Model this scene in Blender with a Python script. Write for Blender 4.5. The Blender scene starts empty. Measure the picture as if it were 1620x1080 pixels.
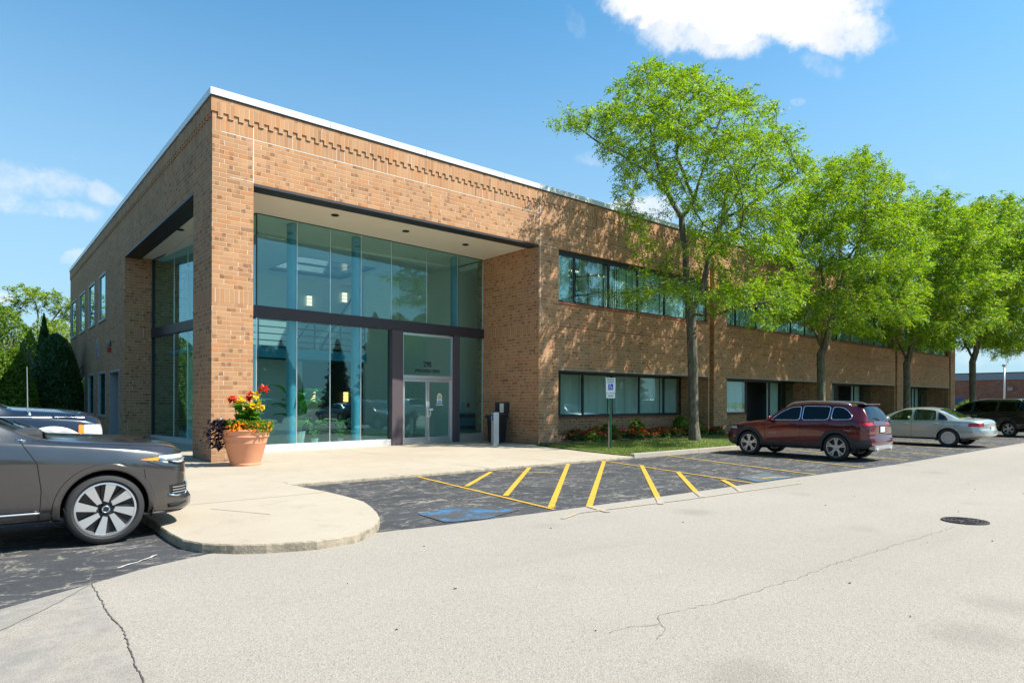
import bpy, bmesh, math, random
import numpy as np
from mathutils import Vector, Matrix, Euler
random.seed(7); rng = np.random.default_rng(11)
sc = bpy.context.scene
COL = sc.collection
R_ = math.radians

# ------------------------------------------------------------------ camera
YAW, ROLL, FPX, HY = .8721, .0034, 1022.67, 634.05
Fv = Vector((math.cos(YAW), math.sin(YAW), 0))
R0 = Vector((math.sin(YAW), -math.cos(YAW), 0)); U0 = Vector((0, 0, 1))
Rv = R0*math.cos(ROLL) + U0*math.sin(ROLL); Uv = -R0*math.sin(ROLL) + U0*math.cos(ROLL)
CAM = Vector((0, 0, 1.55))
def ray(x, y): return Fv + Rv*((x-810)/FPX) + Uv*((HY-y)/FPX)
cd = bpy.data.cameras.new('camera'); cam = bpy.data.objects.new('camera', cd); COL.objects.link(cam)
cam.matrix_world = Matrix(((Rv.x, Uv.x, -Fv.x, CAM.x), (Rv.y, Uv.y, -Fv.y, CAM.y), (Rv.z, Uv.z, -Fv.z, CAM.z), (0, 0, 0, 1)))
cd.sensor_width = 36; cd.lens = 36*FPX/1620; cd.shift_y = (HY-540)/1620; cd.clip_start = .05; cd.clip_end = 3000
sc.camera = cam

# ------------------------------------------------------------------ light
SUN = Vector((.855, -1, 1.70)).normalized()
EL = math.asin(SUN.z)
sd = bpy.data.lights.new('sun', 'SUN'); sd.energy = 5.0; sd.angle = R_(.53); sd.color = (1, .945, .85)
so = bpy.data.objects.new('sun', sd); COL.objects.link(so)
so.rotation_euler = SUN.to_track_quat('Z', 'Y').to_euler(); so.location = (0, 0, 30)
sc.view_settings.view_transform = 'Standard'; sc.view_settings.look = 'None'
sc.view_settings.exposure = .92; sc.view_settings.gamma = 1

class NT:
    """tiny node-tree writer"""
    def __init__(s, nt): s.nt = nt; nt.nodes.clear()
    def n(s, typ, props=None, **ins):
        nd = s.nt.nodes.new(typ)
        for k, v in (props or {}).items(): setattr(nd, k, v)
        for k, v in ins.items():
            key = int(k[1:]) if k[0] == 'i' and k[1:].isdigit() else k.replace('_', ' ')
            s.set(nd, key, v)
        return nd
    def set(s, nd, key, v):
        sock = nd.inputs[key]
        if isinstance(v, bpy.types.NodeSocket): s.nt.links.new(v, sock)
        elif isinstance(v, bpy.types.Node): s.nt.links.new(v.outputs[0], sock)
        else:
            if sock.type == 'RGBA' and len(v) == 3: v = (*v, 1)
            sock.default_value = v
    def m(s, op, a, b=0., c=None, clamp=False):
        nd = s.n('ShaderNodeMath', {'operation': op, 'use_clamp': clamp}, i0=a, i1=b)
        if c is not None: s.set(nd, 2, c)
        return nd.outputs[0]
    def vm(s, op, a, b=None):
        nd = s.n('ShaderNodeVectorMath', {'operation': op}, i0=a)
        if b is not None: s.set(nd, 1, b)
        return nd.outputs['Value'] if op in ('DOT_PRODUCT', 'LENGTH') else nd.outputs[0]
    def mix(s, f, a, b, mode='MIX'):
        nd = s.n('ShaderNodeMix', {'data_type': 'RGBA', 'blend_type': mode})
        s.set(nd, 0, f); s.set(nd, 6, a); s.set(nd, 7, b); return nd.outputs[2]
    def ramp(s, f, stops, interp='LINEAR'):
        nd = s.n('ShaderNodeValToRGB', Fac=f); cr = nd.color_ramp; cr.interpolation = interp
        while len(cr.elements) < len(stops): cr.elements.new(.5)
        for e, (p, c) in zip(cr.elements, stops):
            e.position = p; e.color = (*c, 1) if len(c) == 3 else c
        return nd.outputs[0]
    def sm(s, v, a, b, lo=0., hi=1.):
        nd = s.n('ShaderNodeMapRange', {'interpolation_type': 'SMOOTHSTEP'}, Value=v)
        nd.inputs['From Min'].default_value = a; nd.inputs['From Max'].default_value = b
        nd.inputs['To Min'].default_value = lo; nd.inputs['To Max'].default_value = hi
        return nd.outputs[0]
    def noise(s, vec, scale, detail=4, rough=.55, dist=0.):
        nd = s.n('ShaderNodeTexNoise', Scale=scale, Detail=detail, Roughness=rough, Distortion=dist)
        if vec is not None: s.set(nd, 'Vector', vec)
        return nd.outputs['Fac']

w = bpy.data.worlds.new('World'); sc.world = w; w.use_nodes = True
t = NT(w.node_tree)
sky = t.n('ShaderNodeTexSky', {'sky_type': 'NISHITA', 'sun_disc': False, 'sun_elevation': EL,
      'sun_rotation': math.atan2(SUN.x, SUN.y), 'air_density': 1.0, 'dust_density': .8, 'ozone_density': 1.6})
geo = t.n('ShaderNodeTexCoord').outputs['Generated']
nrm = t.vm('NORMALIZE', geo)
wp = t.n('ShaderNodeTexNoise', Scale=13., Detail=9., Roughness=.66, Vector=nrm)
wpv = t.vm('SUBTRACT', wp.outputs['Color'], (.5, .5, .5))
# every cloud is an ellipse around a fixed direction of the sky with a ragged, wind-torn rim
CL = [(1170, 12, 215, 58, 0, 1.2), (1040, -5, 100, 45, 0, 1.1), (1290, 45, 125, 42, 5, 1.0), (1120, 55, 130, 38, 4, .9), (911, 34, 16, 34, -30, .36), (45, 285, 100, 30, 6, .62), (-60, 300, 130, 40, 6, .7), (95, 330, 70, 20, 8, .62), (165, 305, 34, 20, 25, .65),
      (120, 405, 28, 11, -25, .62), (4, 468, 22, 12, 0, .7), (1262, 164, 15, 8, 0, .5), (1440, 282, 66, 17, -5, .38), (1475, 276, 26, 15, -30, .4), (950, 250, 45, 14, 0, .4), (1010, 335, 75, 26, 5, .8), (1600, 565, 110, 22, 0, .5),
      (118, 248, 12, 5, 10, .35), (1300, 105, 40, 20, 20, .5)]
dens = None
for (px, py, rx, ry, rot, st) in CL:
    d = ray(px, py).normalized(); s_ = ray(px, py).length
    a = Rv - d*Rv.dot(d); a.normalize(); b = d.cross(a); b = -b if b.dot(Uv) < 0 else b
    c_, n_ = math.cos(R_(rot)), math.sin(R_(rot)); e1 = a*c_ - b*n_; e2 = a*n_ + b*c_
    ax, ay = rx/FPX/s_, ry/FPX/s_
    wv = t.vm('ADD', nrm, t.n('ShaderNodeVectorMath', {'operation': 'SCALE'}, i0=wpv, Scale=min(.16, 2.3*min(ax, ay))).outputs[0])
    q1 = t.m('DIVIDE', t.vm('DOT_PRODUCT', wv, tuple(e1)), ax); q2 = t.m('DIVIDE', t.vm('DOT_PRODUCT', wv, tuple(e2)), ay)
    r2 = t.m('ADD', t.m('MULTIPLY', q1, q1), t.m('MULTIPLY', q2, q2))
    f = t.m('MULTIPLY', t.sm(r2, 1.35, .25), st)
    f = t.m('MULTIPLY', f, t.m('GREATER_THAN', t.vm('DOT_PRODUCT', nrm, tuple(d)), .2))
    dens = f if dens is None else t.m('MAXIMUM', dens, f)
cn = t.noise(nrm, 22., 10, .68)
dens2 = t.m('MULTIPLY', dens, t.sm(t.m('ADD', t.m('MULTIPLY', t.m('SUBTRACT', cn, .5), 1.7), t.m('MULTIPLY', dens, .95)), .12, 1.08), clamp=True)
cn2 = t.noise(nrm, 9., 6, .6)
ccol = t.ramp(cn2, [(.32, (6.0, 6.3, 6.7)), (.62, (7.4, 7.4, 7.45))])
# the lower sky is mixed towards a pale blue
elev = t.n('ShaderNodeSeparateXYZ', Vector=nrm).outputs[2]
skyc = t.mix(1., sky.outputs[0], (.66, 1.40, 1.58), 'MULTIPLY')
skyc = t.mix(t.m('MULTIPLY', t.sm(elev, .62, .02), .82), skyc, (3.45, 4.85, 6.0))
out = t.mix(dens2, skyc, ccol)
bg = t.n('ShaderNodeBackground', Color=out, Strength=.077)
t.n('ShaderNodeOutputWorld', Surface=bg.outputs[0])

# ------------------------------------------------------------------ materials
MT = {}
def mat(name, f):
    m = bpy.data.materials.new(name); m.use_nodes = True; t = NT(m.node_tree)
    s = f(t); o = t.n('ShaderNodeOutputMaterial')
    m.node_tree.links.new(s if isinstance(s, bpy.types.NodeSocket) else s.outputs[0], o.inputs['Surface'])
    MT[name] = m; return m
def bsdf(t, col, rough=.6, metal=0., bump=None, bs=.3, bd=.01, **kw):
    p = t.n('ShaderNodeBsdfPrincipled', Base_Color=col, Roughness=rough, Metallic=metal)
    for k, v in kw.items(): t.set(p, k.replace('_', ' '), v)
    if bump is not None:
        t.set(p, 'Normal', t.n('ShaderNodeBump', Strength=bs, Distance=bd, Height=bump).outputs[0])
    return p
def obj_v(t): return t.n('ShaderNodeTexCoord').outputs['Object']
def simple(name, col, rough=.6, metal=0., var=.12, scale=6., **kw):
    def f(t):
        n = t.noise(obj_v(t), scale, 5, .6)
        c = t.mix(n, tuple(v*(1-var) for v in col), tuple(min(1, v*(1+var)) for v in col))
        return bsdf(t, c, rough, metal, **kw)
    return mat(name, f)

def brick(name, cols, mortar, belt=True):
    def f(t):
        uv = t.n('ShaderNodeUVMap').outputs[0]; sp = t.n('ShaderNodeSeparateXYZ', Vector=uv); u, v = sp.outputs[0], sp.outputs[1]
        H, W = .1127, .333
        # soldier courses: two bands of upright bricks
        def band(z0, z1): return t.m('MULTIPLY', t.m('GREATER_THAN', v, z0), t.m('LESS_THAN', v, z1))
        s1 = band(3.93, 4.27) if belt else 0.; s2 = band(8.10, 8.80); sol = t.m('ADD', s1, s2, clamp=True)
        rowf = t.m('DIVIDE', v, H); row = t.m('FLOOR', rowf)
        off = t.m('MULTIPLY', t.m('MODULO', row, 2.), .5)
        jig = t.m('MULTIPLY', t.m('FLOOR', t.m('MODULO', t.m('MULTIPLY', row, .618), 1.34)), .1667)
        uf = t.m('ADD', t.m('ADD', t.m('DIVIDE', u, W), off), jig)
        # soldier coordinates
        us = t.m('DIVIDE', u, .1115); vs = t.m('DIVIDE', t.m('SUBTRACT', v, 3.93), .348)
        U = t.n('ShaderNodeMix', {'data_type': 'FLOAT'}, i0=sol, i2=uf, i3=us).outputs[0]
        V = t.n('ShaderNodeMix', {'data_type': 'FLOAT'}, i0=sol, i2=rowf, i3=vs).outputs[0]
        cu, cv = t.m('FLOOR', U), t.m('FLOOR', V)
        wn = t.n('ShaderNodeTexWhiteNoise', {'noise_dimensions': '3D'}, Vector=t.n('ShaderNodeCombineXYZ', X=cu, Y=cv, Z=sol).outputs[0])
        r = wn.outputs['Value']; col = t.ramp(r, cols, 'CONSTANT')
        # flashed heads: thirds of some bricks are darker
        third = t.m('FLOOR', t.m('MULTIPLY', t.m('FRACT', U), 3.))
        wn2 = t.n('ShaderNodeTexWhiteNoise', {'noise_dimensions': '3D'}, Vector=t.n('ShaderNodeCombineXYZ', X=t.m('ADD', t.m('MULTIPLY', cu, 3.), third), Y=cv, Z=7.3).outputs[0])
        dark = t.m('MULTIPLY', t.m('GREATER_THAN', wn2.outputs['Value'], .86), t.m('SUBTRACT', 1., sol))
        soft = t.noise(uv, 9., 3)
        col = t.mix(t.m('MULTIPLY', dark, t.sm(soft, .4, .6, .25, .75)), col, (.20, .085, .035))
        g = t.noise(uv, 55., 4, .7)
        col = t.mix(.5, col, t.ramp(g, [(.25, (.62, .58, .55)), (.75, (1.0, 1., 1.))]), 'MULTIPLY')
        big = t.noise(uv, .55, 4, .6)
        col = t.mix(1., col, t.ramp(big, [(.3, (.88, .86, .85)), (.7, (1.08, 1.06, 1.04))]), 'MULTIPLY')
        sv = t.n('ShaderNodeMapping', Vector=uv, Scale=(2.6, .16, 1.)); stn = t.noise(sv.outputs[0], 1.5, 5, .65)
        col = t.mix(t.m('MULTIPLY', t.sm(stn, .48, .72), .20), col, (.17, .12, .085))
        # mortar
        fu, fv = t.m('FRACT', U), t.m('FRACT', V)
        du = t.m('MINIMUM', fu, t.m('SUBTRACT', 1., fu)); dv = t.m('MINIMUM', fv, t.m('SUBTRACT', 1., fv))
        wU = t.n('ShaderNodeMix', {'data_type': 'FLOAT'}, i0=sol, i2=.333, i3=.1115).outputs[0]
        wV = t.n('ShaderNodeMix', {'data_type': 'FLOAT'}, i0=sol, i2=.1127, i3=.348).outputs[0]
        d = t.m('MINIMUM', t.m('MULTIPLY', du, wU), t.m('MULTIPLY', dv, wV))
        mm = t.sm(d, .0035, .0085, 1., 0.)
        isv = t.m('LESS_THAN', t.m('MULTIPLY', du, wU), t.m('MULTIPLY', dv, wV))
        # efflorescence: some head joints are white
        wn3 = t.n('ShaderNodeTexWhiteNoise', {'noise_dimensions': '3D'}, Vector=t.n('ShaderNodeCombineXYZ', X=t.m('ROUND', U), Y=cv, Z=3.1).outputs[0])
        eff = t.m('MULTIPLY', isv, t.m('GREATER_THAN', wn3.outputs['Value'], .86))
        mc = t.mix(t.m('MULTIPLY', eff, .8), t.mix(t.noise(uv, 3., 3), mortar, tuple(x*1.25 for x in mortar)), (.72, .69, .62))
        col = t.mix(mm, col, mc)
        # rain-splash dirt at the foot
        col = t.mix(t.m('MULTIPLY', t.sm(v, .5, 0.), t.m('MULTIPLY', t.noise(uv, 2.2, 4), .7)), col, (.13, .10, .08))
        h = t.m('ADD', t.m('SUBTRACT', 1., mm), t.m('MULTIPLY', g, .25))
        return bsdf(t, col, .88, bump=h, bs=.75, bd=.008)
    return mat(name, f)
TAN = [(p, tuple((x*.58+y*.42)*k for x, y, k in zip(c, (.48, .30, .155), (.955, .805, .735)))) for p, c in [(0, (.47, .305, .165)), (.14, (.53, .345, .185)), (.30, (.45, .28, .145)), (.46, (.57, .38, .205)), (.60, (.52, .285, .125)), (.72, (.48, .315, .175)), (.84, (.52, .25, .095)), (.93, (.36, .20, .095)), (.975, (.24, .13, .07))]]
brick('tan_brick', TAN, (.45, .34, .235)); brick('tan_brick_plain', TAN, (.45, .34, .235), False)
brick('red_brick', [(0, (.20, .085, .06)), (.25, (.23, .10, .07)), (.5, (.18, .075, .055)), (.75, (.25, .115, .08))], (.25, .17, .14))

def concrete(name, c1, c2, speck=.5, bscale=60.):
    def f(t):
        o = obj_v(t); a = t.noise(o, .35, 5, .6); b = t.noise(o, 2.3, 6, .65); g = t.noise(o, bscale, 3, .7)
        col = t.mix(t.sm(a, .3, .7), c1, c2)
        col = t.mix(t.m('MULTIPLY', t.sm(b, .5, .75), .4), col, tuple(x*.76 for x in c1))
        col = t.mix(speck, col, t.ramp(g, [(.2, (.62, .6, .57)), (.5, (1., 1., 1.)), (.8, (1.22, 1.22, 1.2))]), 'MULTIPLY')
        st = t.noise(o, .9, 6, .7, .8); col = t.mix(t.m('MULTIPLY', t.sm(st, .55, .75), .30), col, tuple(x*.60 for x in c1))
        sp = t.n('ShaderNodeTexVoronoi', {'feature': 'F1'}, Vector=o, Scale=2.1); col = t.mix(t.m('MULTIPLY', t.sm(sp.outputs['Distance'], .06, .03), .5), col, tuple(x*.45 for x in c1))
        return bsdf(t, col, .9, bump=g, bs=.35, bd=.006)
    return mat(name, f)
concrete('walk_concrete', (.345, .29, .22), (.385, .33, .255), .35)
concrete('kerb_concrete', (.33, .29, .23), (.39, .35, .29), .5)
def _edge(t):
    o = obj_v(t); n = t.noise(o, 5., 6, .7); g = t.noise(o, 40., 4, .7)
    c = t.ramp(n, [(.36, (.17, .15, .12)), (.5, (.29, .245, .18)), (.62, (.36, .30, .22))])
    return bsdf(t, c, .95, bump=t.m('ADD', n, t.m('MULTIPLY', g, .6)), bs=.6, bd=.015)
mat('worn_kerb_edge', _edge)
def _road(t):
    o = obj_v(t); a = t.noise(o, .12, 4, .6); b = t.noise(o, 1.1, 6, .6); g = t.n('ShaderNodeTexVoronoi', {'feature': 'F1'}, Vector=o, Scale=95.)
    g2 = t.noise(o, 28., 5, .75); g3 = t.noise(o, 140., 2, .7)
    wn = g.outputs['Color']; st = t.n('ShaderNodeSeparateColor', Color=wn).outputs[0]
    col = t.mix(t.sm(a, .3, .7), (.272, .240, .203), (.308, .274, .234))
    col = t.mix(t.m('MULTIPLY', t.sm(b, .45, .85), .4), col, (.25, .23, .205))
    stone = t.ramp(st, [(.0, (.60, .57, .53)), (.08, (.78, .76, .73)), (.2, (.95, .94, .92)), (.7, (1.04, 1.03, 1.02)), (.92, (1.22, 1.22, 1.22)), (1., (1.32, 1.3, 1.28))])
    col = t.mix(.6, col, stone, 'MULTIPLY')
    col = t.mix(.4, col, t.ramp(g2, [(.3, (.78, .77, .75)), (.5, (1, 1, 1)), (.7, (1.16, 1.16, 1.15))]), 'MULTIPLY')
    ms = t.n('ShaderNodeMapping', Vector=o, Scale=(.35, 2.2, 1.)); lane = t.noise(ms.outputs[0], .55, 5, .6, .4)
    col = t.mix(t.m('MULTIPLY', t.sm(lane, .50, .72), .30), col, (.215, .20, .18))
    oil = t.n('ShaderNodeTexVoronoi', {'feature': 'F1'}, Scale=.55, Vector=t.vm('ADD', o, t.vm('MULTIPLY', t.n('ShaderNodeTexNoise', Vector=o, Scale=5., Detail=5.).outputs['Color'], (.25, .25, 0))))
    col = t.mix(t.m('MULTIPLY', t.sm(oil.outputs['Distance'], .22, .06), .28), col, (.12, .11, .10))
    # grey patch of older paving in the near left corner
    sp = t.n('ShaderNodeSeparateXYZ', Vector=o); dx = t.sm(t.m('ADD', sp.outputs[0], t.m('MULTIPLY', t.m('SUBTRACT', b, .5), .12)), .86, .72)
    col = t.mix(t.m('MULTIPLY', dx, t.sm(t.noise(o, .8, 5, .65), .35, .62, .15, .75)), col, t.mix(t.sm(t.noise(o, 6., 5), .4, .7), (.17, .16, .148), (.26, .24, .215)))
    return bsdf(t, col, .92, bump=t.m('ADD', g.outputs['Distance'], t.m('MULTIPLY', g3, .4)), bs=.5, bd=.006)
mat('road_aggregate', _road)
def asph(t):
    o = obj_v(t); g = t.noise(o, 60., 4, .75); a = t.noise(o, .6, 5, .6, .3); b = t.noise(o, 2.6, 8, .7, 1.2)
    ms = t.n('ShaderNodeMapping', Vector=o, Rotation=(0, 0, .5), Scale=(1., 2.6, 1.)); c = t.noise(ms.outputs[0], .85, 7, .62, 1.6)
    col = t.mix(t.sm(a, .3, .7), (.030, .031, .034), (.048, .048, .051))
    ridge = t.m('ABSOLUTE', t.m('SUBTRACT', c, .5)); line = t.sm(ridge, .022, .0, 0., 1.)
    line = t.m('MULTIPLY', line, t.sm(b, .40, .58)); wide = t.m('MULTIPLY', t.sm(ridge, .09, 0.), t.sm(b, .47, .75))
    col = t.mix(t.m('MULTIPLY', wide, .42), col, (.20, .185, .16)); col = t.mix(t.m('MULTIPLY', line, .55), col, (.42, .37, .31))
    # hairline alligator cracks
    v = t.n('ShaderNodeTexVoronoi', {'feature': 'DISTANCE_TO_EDGE'}, Scale=1.25, Vector=t.vm('ADD', o, t.vm('MULTIPLY', t.n('ShaderNodeTexNoise', Vector=o, Scale=1.8, Detail=6.).outputs['Color'], (.9, .9, 0))))
    hc = t.m('MULTIPLY', t.sm(v.outputs[0], .018, .002), t.sm(t.noise(o, .9, 3), .42, .6))
    col = t.mix(t.m('MULTIPLY', hc, .6), col, (.24, .22, .19))
    col = t.mix(.8, col, t.ramp(g, [(.3, (.6, .6, .6)), (.55, (1, 1, 1)), (.75, (1.7, 1.65, 1.6))]), 'MULTIPLY')
    return col, g
mat('dark_asphalt', lambda t: (lambda cg: bsdf(t, cg[0], .88, bump=cg[1], bs=.5, bd=.006))(asph(t)))
def paint_on(name, paint, under, lo, hi, scale=7.):
    def f(t):
        o = obj_v(t); n = t.m('ADD', t.m('MULTIPLY', t.noise(o, scale, 7, .75), .65), t.m('MULTIPLY', t.noise(o, 70., 3, .7), .35))
        u = t.mix(t.noise(o, 50., 3), tuple(x*.7 for x in under), tuple(x*1.4 for x in under))
        p = t.mix(t.noise(o, 3., 4), tuple(x*.85 for x in paint), paint)
        return bsdf(t, t.mix(t.sm(n, lo, hi), u, p), .75, bump=t.noise(o, 60., 3), bs=.4, bd=.004)
    return mat(name, f)
paint_on('yellow_paint', (.56, .33, .025), (.05, .05, .05), .385, .455)
paint_on('yellow_thin_worn', (.55, .35, .06), (.06, .058, .055), .38, .50)
paint_on('yellow_on_road', (.60, .38, .09), (.30, .268, .228), .48, .64)
paint_on('blue_paint', (.03, .15, .30), (.055, .052, .048), .50, .56, 3.)
paint_on('blue_thin', (.04, .15, .28), (.085, .085, .085), .50, .60, 4.)

simple('black_steel', (.022, .022, .026), .5); simple('dark_bronze', (.035, .028, .034), .45, var=.2)
simple('mauve_column', (.075, .058, .066), .55, var=.1, scale=2.)
simple('silver_aluminium', (.72, .73, .74), .32, .85, var=.05); simple('white_metal', (.78, .79, .80), .35, .3, var=.05)
simple('coping_metal', (.66, .67, .67), .35, .25, var=.06, scale=1.5)
def _sof(t):
    uv = t.n('ShaderNodeUVMap').outputs[0]; sp = t.n('ShaderNodeSeparateXYZ', Vector=uv)
    fr = t.m('FRACT', t.m('DIVIDE', sp.outputs[1], .1)); l = t.sm(t.m('MINIMUM', fr, t.m('SUBTRACT', 1., fr)), .0, .07)
    col = t.mix(l, (.48, .42, .32), (.88, .80, .65)); return bsdf(t, col, .6, bump=l, bs=.6, bd=.01)
mat('soffit_board', _sof)
simple('white_curb', (.55, .54, .51), .6, var=.08); simple('plaster', (.80, .78, .68), .85, var=.05); simple('plaster_dark', (.05, .06, .06), .85)
simple('blue_steel', (.08, .30, .42), .4, var=.08); simple('blue_fascia', (.05, .33, .50), .5, var=.08)
simple('tile_floor', (.45, .42, .36), .35, var=.1, scale=3.); simple('ceiling_white', (.78, .78, .74), .8)
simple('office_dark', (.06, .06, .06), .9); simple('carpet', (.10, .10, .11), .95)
simple('blind_fabric', (.72, .76, .70), .8, var=.08); simple('tan_trim', (.30, .25, .20), .55); simple('black_plastic', (.018, .018, .02), .42, var=.2)
simple('window_frame_dark', (.02, .022, .025), .4); simple('grey_frame', (.33, .33, .33), .5, var=.1); simple('red_sill', (.30, .11, .06), .85, var=.25, scale=12.)
simple('terracotta', (.62, .27, .15), .7, var=.08, scale=5.); simple('soil', (.06, .04, .028), .95, var=.3, scale=20.)
simple('mulch', (.085, .05, .035), .95, var=.5, scale=14.); simple('green_post', (.02, .13, .06), .5); simple('rusty_post', (.22, .16, .12), .8, var=.3, scale=14.)
simple('sign_white', (.78, .82, .80), .45, var=.04); simple('sign_blue', (.02, .07, .50), .45); simple('sign_green', (.02, .20, .13), .5)
simple('grey_post_metal', (.50, .51, .52), .38, .5, var=.05); simple('button_blue', (.02, .07, .25), .4)
simple('slate_band', (.17, .22, .28), .7); simple('iron_cover', (.05, .042, .042), .65, .3, var=.4, scale=25.); simple('ink_black', (.01, .01, .012), .5)
simple('sticker_white', (.8, .8, .8), .5); simple('sticker_yellow', (.72, .55, .12), .5); simple('sticker_green', (.30, .40, .12), .5); simple('sticker_blue', (.10, .25, .55), .5)
simple('alarm_red', (.35, .03, .03), .45); simple('lamp_grey', (.25, .23, .22), .5); simple('roofing', (.12, .12, .12), .9)
simple('joint_dark', (.20, .16, .12), .95, var=.3); simple('joint_white', (.66, .60, .52), .9, var=.15); simple('crack_dark', (.075, .065, .055), .95, var=.4, scale=30.)
simple('crack_faint', (.19, .165, .14), .95, var=.25, scale=30.)
simple('seat_grey', (.16, .16, .16), .8); simple('tyre', (.022, .022, .023), .78, var=.25, scale=30.)
simple('chrome', (.82, .83, .85), .08, 1., var=.02); simple('satin_silver', (.60, .61, .63), .28, .8, var=.05); simple('rim_black', (.015, .015, .017), .3)
simple('rim_blue', (.05, .08, .11), .35, .4); simple('clad_black', (.028, .029, .032), .55, var=.15, scale=10.); simple('under_black', (.008, .008, .009), .9)
simple('plate_white', (.70, .72, .75), .4); simple('amber_lens', (.75, .24, .02), .15); simple('red_lens', (.42, .012, .018), .12)
simple('clear_lens', (.62, .65, .68), .06, .35, var=.1, scale=14.)
simple('concrete_strip', (.60, .57, .52), .8)
def _emit(t):
    e = t.n('ShaderNodeEmission', Color=(1., .58, .16), Strength=1.5); return e
mat('lamp_glow', _emit)
def _emit2(t):
    e = t.n('ShaderNodeEmission', Color=(1., .80, .55), Strength=.9); return e
mat('lamp_glow_pale', _emit2)
def glass(name, tint, refl, base, top):
    def f(t):
        ge = t.n('ShaderNodeNewGeometry'); c = t.m('ABSOLUTE', t.vm('DOT_PRODUCT', ge.outputs['Incoming'], ge.outputs['Normal']))
        lw = t.m('POWER', t.m('SUBTRACT', 1., c), 4.)
        fac = t.m('ADD', t.m('MULTIPLY', lw, top), base, clamp=True)
        n = t.n('ShaderNodeBump', Strength=.035, Distance=.02, Height=t.noise(obj_v(t), .9, 2)).outputs[0]
        g = t.n('ShaderNodeBsdfGlossy', Color=refl, Roughness=.0, Normal=n); tr = t.n('ShaderNodeBsdfTransparent', Color=tint)
        return t.n('ShaderNodeMixShader', i0=fac, i1=tr.outputs[0], i2=g.outputs[0])
    return mat(name, f)
glass('teal_glass', (.80, .955, .95), (.58, .88, .94), .085, .75)
glass('office_glass', (.86, .95, .94), (.75, .95, 1.), .06, .75)
glass('upper_glass', (.84, .965, .965), (.75, .98, 1.), .15, .9)
glass('dimming_pane', (.50, .56, .58), (.8, .8, .8), .04, .5)
glass('car_glass_dark', (.05, .06, .07), (.9, .95, 1.), .04, .9)
glass('car_glass_green', (.50, .62, .52), (.9, .95, 1.), .04, .9)
def paint(name, col, metal=.55, rough=.32, coat=1.):
    def f(t):
        o = obj_v(t); fl = t.noise(o, 300., 2, .6); c = t.mix(fl, tuple(x*.85 for x in col), tuple(x*1.2 for x in col))
        d = t.noise(o, 2.5, 5, .6)
        p = bsdf(t, c, t.sm(d, .3, .8, rough, rough+.08), metal); t.set(p, 'Coat Weight', coat); t.set(p, 'Coat Roughness', .03); return p
    return mat(name, f)
paint('paint_graphite', (.085, .080, .081), .75, .2); paint('paint_navy', (.006, .012, .026), .3, .25); paint('paint_maroon', (.10, .003, .007), .45, .2)
paint('paint_silver', (.42, .43, .40), .6, .33); paint('paint_black', (.007, .007, .008), .2, .22); paint('paint_white', (.62, .64, .66), .1, .3)

def leafmat(name, stops, trans=.35, rough=.5):
    def f(t):
        r = t.n('ShaderNodeNewGeometry').outputs['Random Per Island']
        c = t.ramp(r, stops); n = t.noise(obj_v(t), .55, 3)
        c = t.mix(1., c, t.ramp(n, [(.35, (.78, .82, .8)), (.65, (1.15, 1.12, 1.))]), 'MULTIPLY')
        p = bsdf(t, c, rough); t.set(p, 'Specular IOR Level', .35)
        tl = t.n('ShaderNodeBsdfTranslucent', Color=t.mix(1., c, (1.5, 1.5, .6), 'MULTIPLY'))
        return t.n('ShaderNodeMixShader', i0=trans, i1=p.outputs[0], i2=tl.outputs[0])
    return mat(name, f)
leafmat('locust_leaf', [(0, (.045, .115, .010)), (.35, (.13, .25, .012)), (.72, (.24, .37, .016)), (.96, (.33, .42, .02)), (1., (.40, .30, .04))], .42)
leafmat('bush_leaf', [(0, (.05, .11, .010)), (.5, (.11, .20, .014)), (1, (.19, .29, .022))], .35)
leafmat('hedge_leaf', [(0, (.02, .06, .018)), (.5, (.04, .10, .026)), (1, (.06, .14, .03))], .15)
leafmat('evergreen_leaf', [(0, (.018, .045, .018)), (1, (.05, .10, .03))], .1)
leafmat('yellow_bush_leaf', [(0, (.12, .20, .015)), (1, (.28, .36, .03))], .4)
leafmat('grass_blade', [(0, (.05, .11, .015)), (.55, (.11, .19, .022)), (.8, (.20, .24, .04)), (1, (.36, .32, .12))], .3, .7)
leafmat('bed_leaf', [(0, (.03, .07, .012)), (.6, (.07, .16, .02)), (1, (.13, .06, .02))], .25)
leafmat('canna_leaf', [(0, (.07, .22, .025)), (1, (.13, .32, .03))], .35, .3)
leafmat('dark_plant_leaf', [(0, (.012, .008, .018)), (1, (.035, .022, .045))], .05, .35)
leafmat('indoor_leaf', [(0, (.06, .22, .05)), (1, (.16, .42, .09))], .2, .3)
leafmat('petal_red', [(0, (.55, .015, .012)), (1, (.70, .05, .015))], .25); leafmat('petal_pink', [(0, (.60, .03, .06)), (1, (.72, .10, .10))], .25)
leafmat('petal_yellow', [(0, (.80, .55, .02)), (1, (.88, .72, .08))], .3); leafmat('petal_orange', [(0, (.80, .25, .01)), (1, (.86, .42, .02))], .3)
def _bark(t):
    o = obj_v(t); mp = t.n('ShaderNodeMapping', Vector=o, Scale=(9., 9., 1.6)); n = t.noise(mp.outputs[0], 1.6, 8, .7, .6)
    n2 = t.noise(o, 1.7, 5, .6)
    c = t.ramp(n, [(.32, (.045, .036, .026)), (.48, (.12, .10, .075)), (.66, (.26, .235, .19))]); c = t.mix(t.sm(n2, .45, .7), c, (.10, .11, .065))
    return bsdf(t, c, .92, bump=n, bs=1., bd=.05)
mat('bark', _bark)
def _lawn(t):
    o = obj_v(t); n = t.noise(o, 1.6, 5, .65); return bsdf(t, t.ramp(n, [(.35, (.07, .12, .02)), (.6, (.15, .18, .04)), (.75, (.24, .21, .09))]), .95, bump=t.noise(o, 40., 3), bs=1., bd=.03)
mat('lawn_ground', _lawn)

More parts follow.
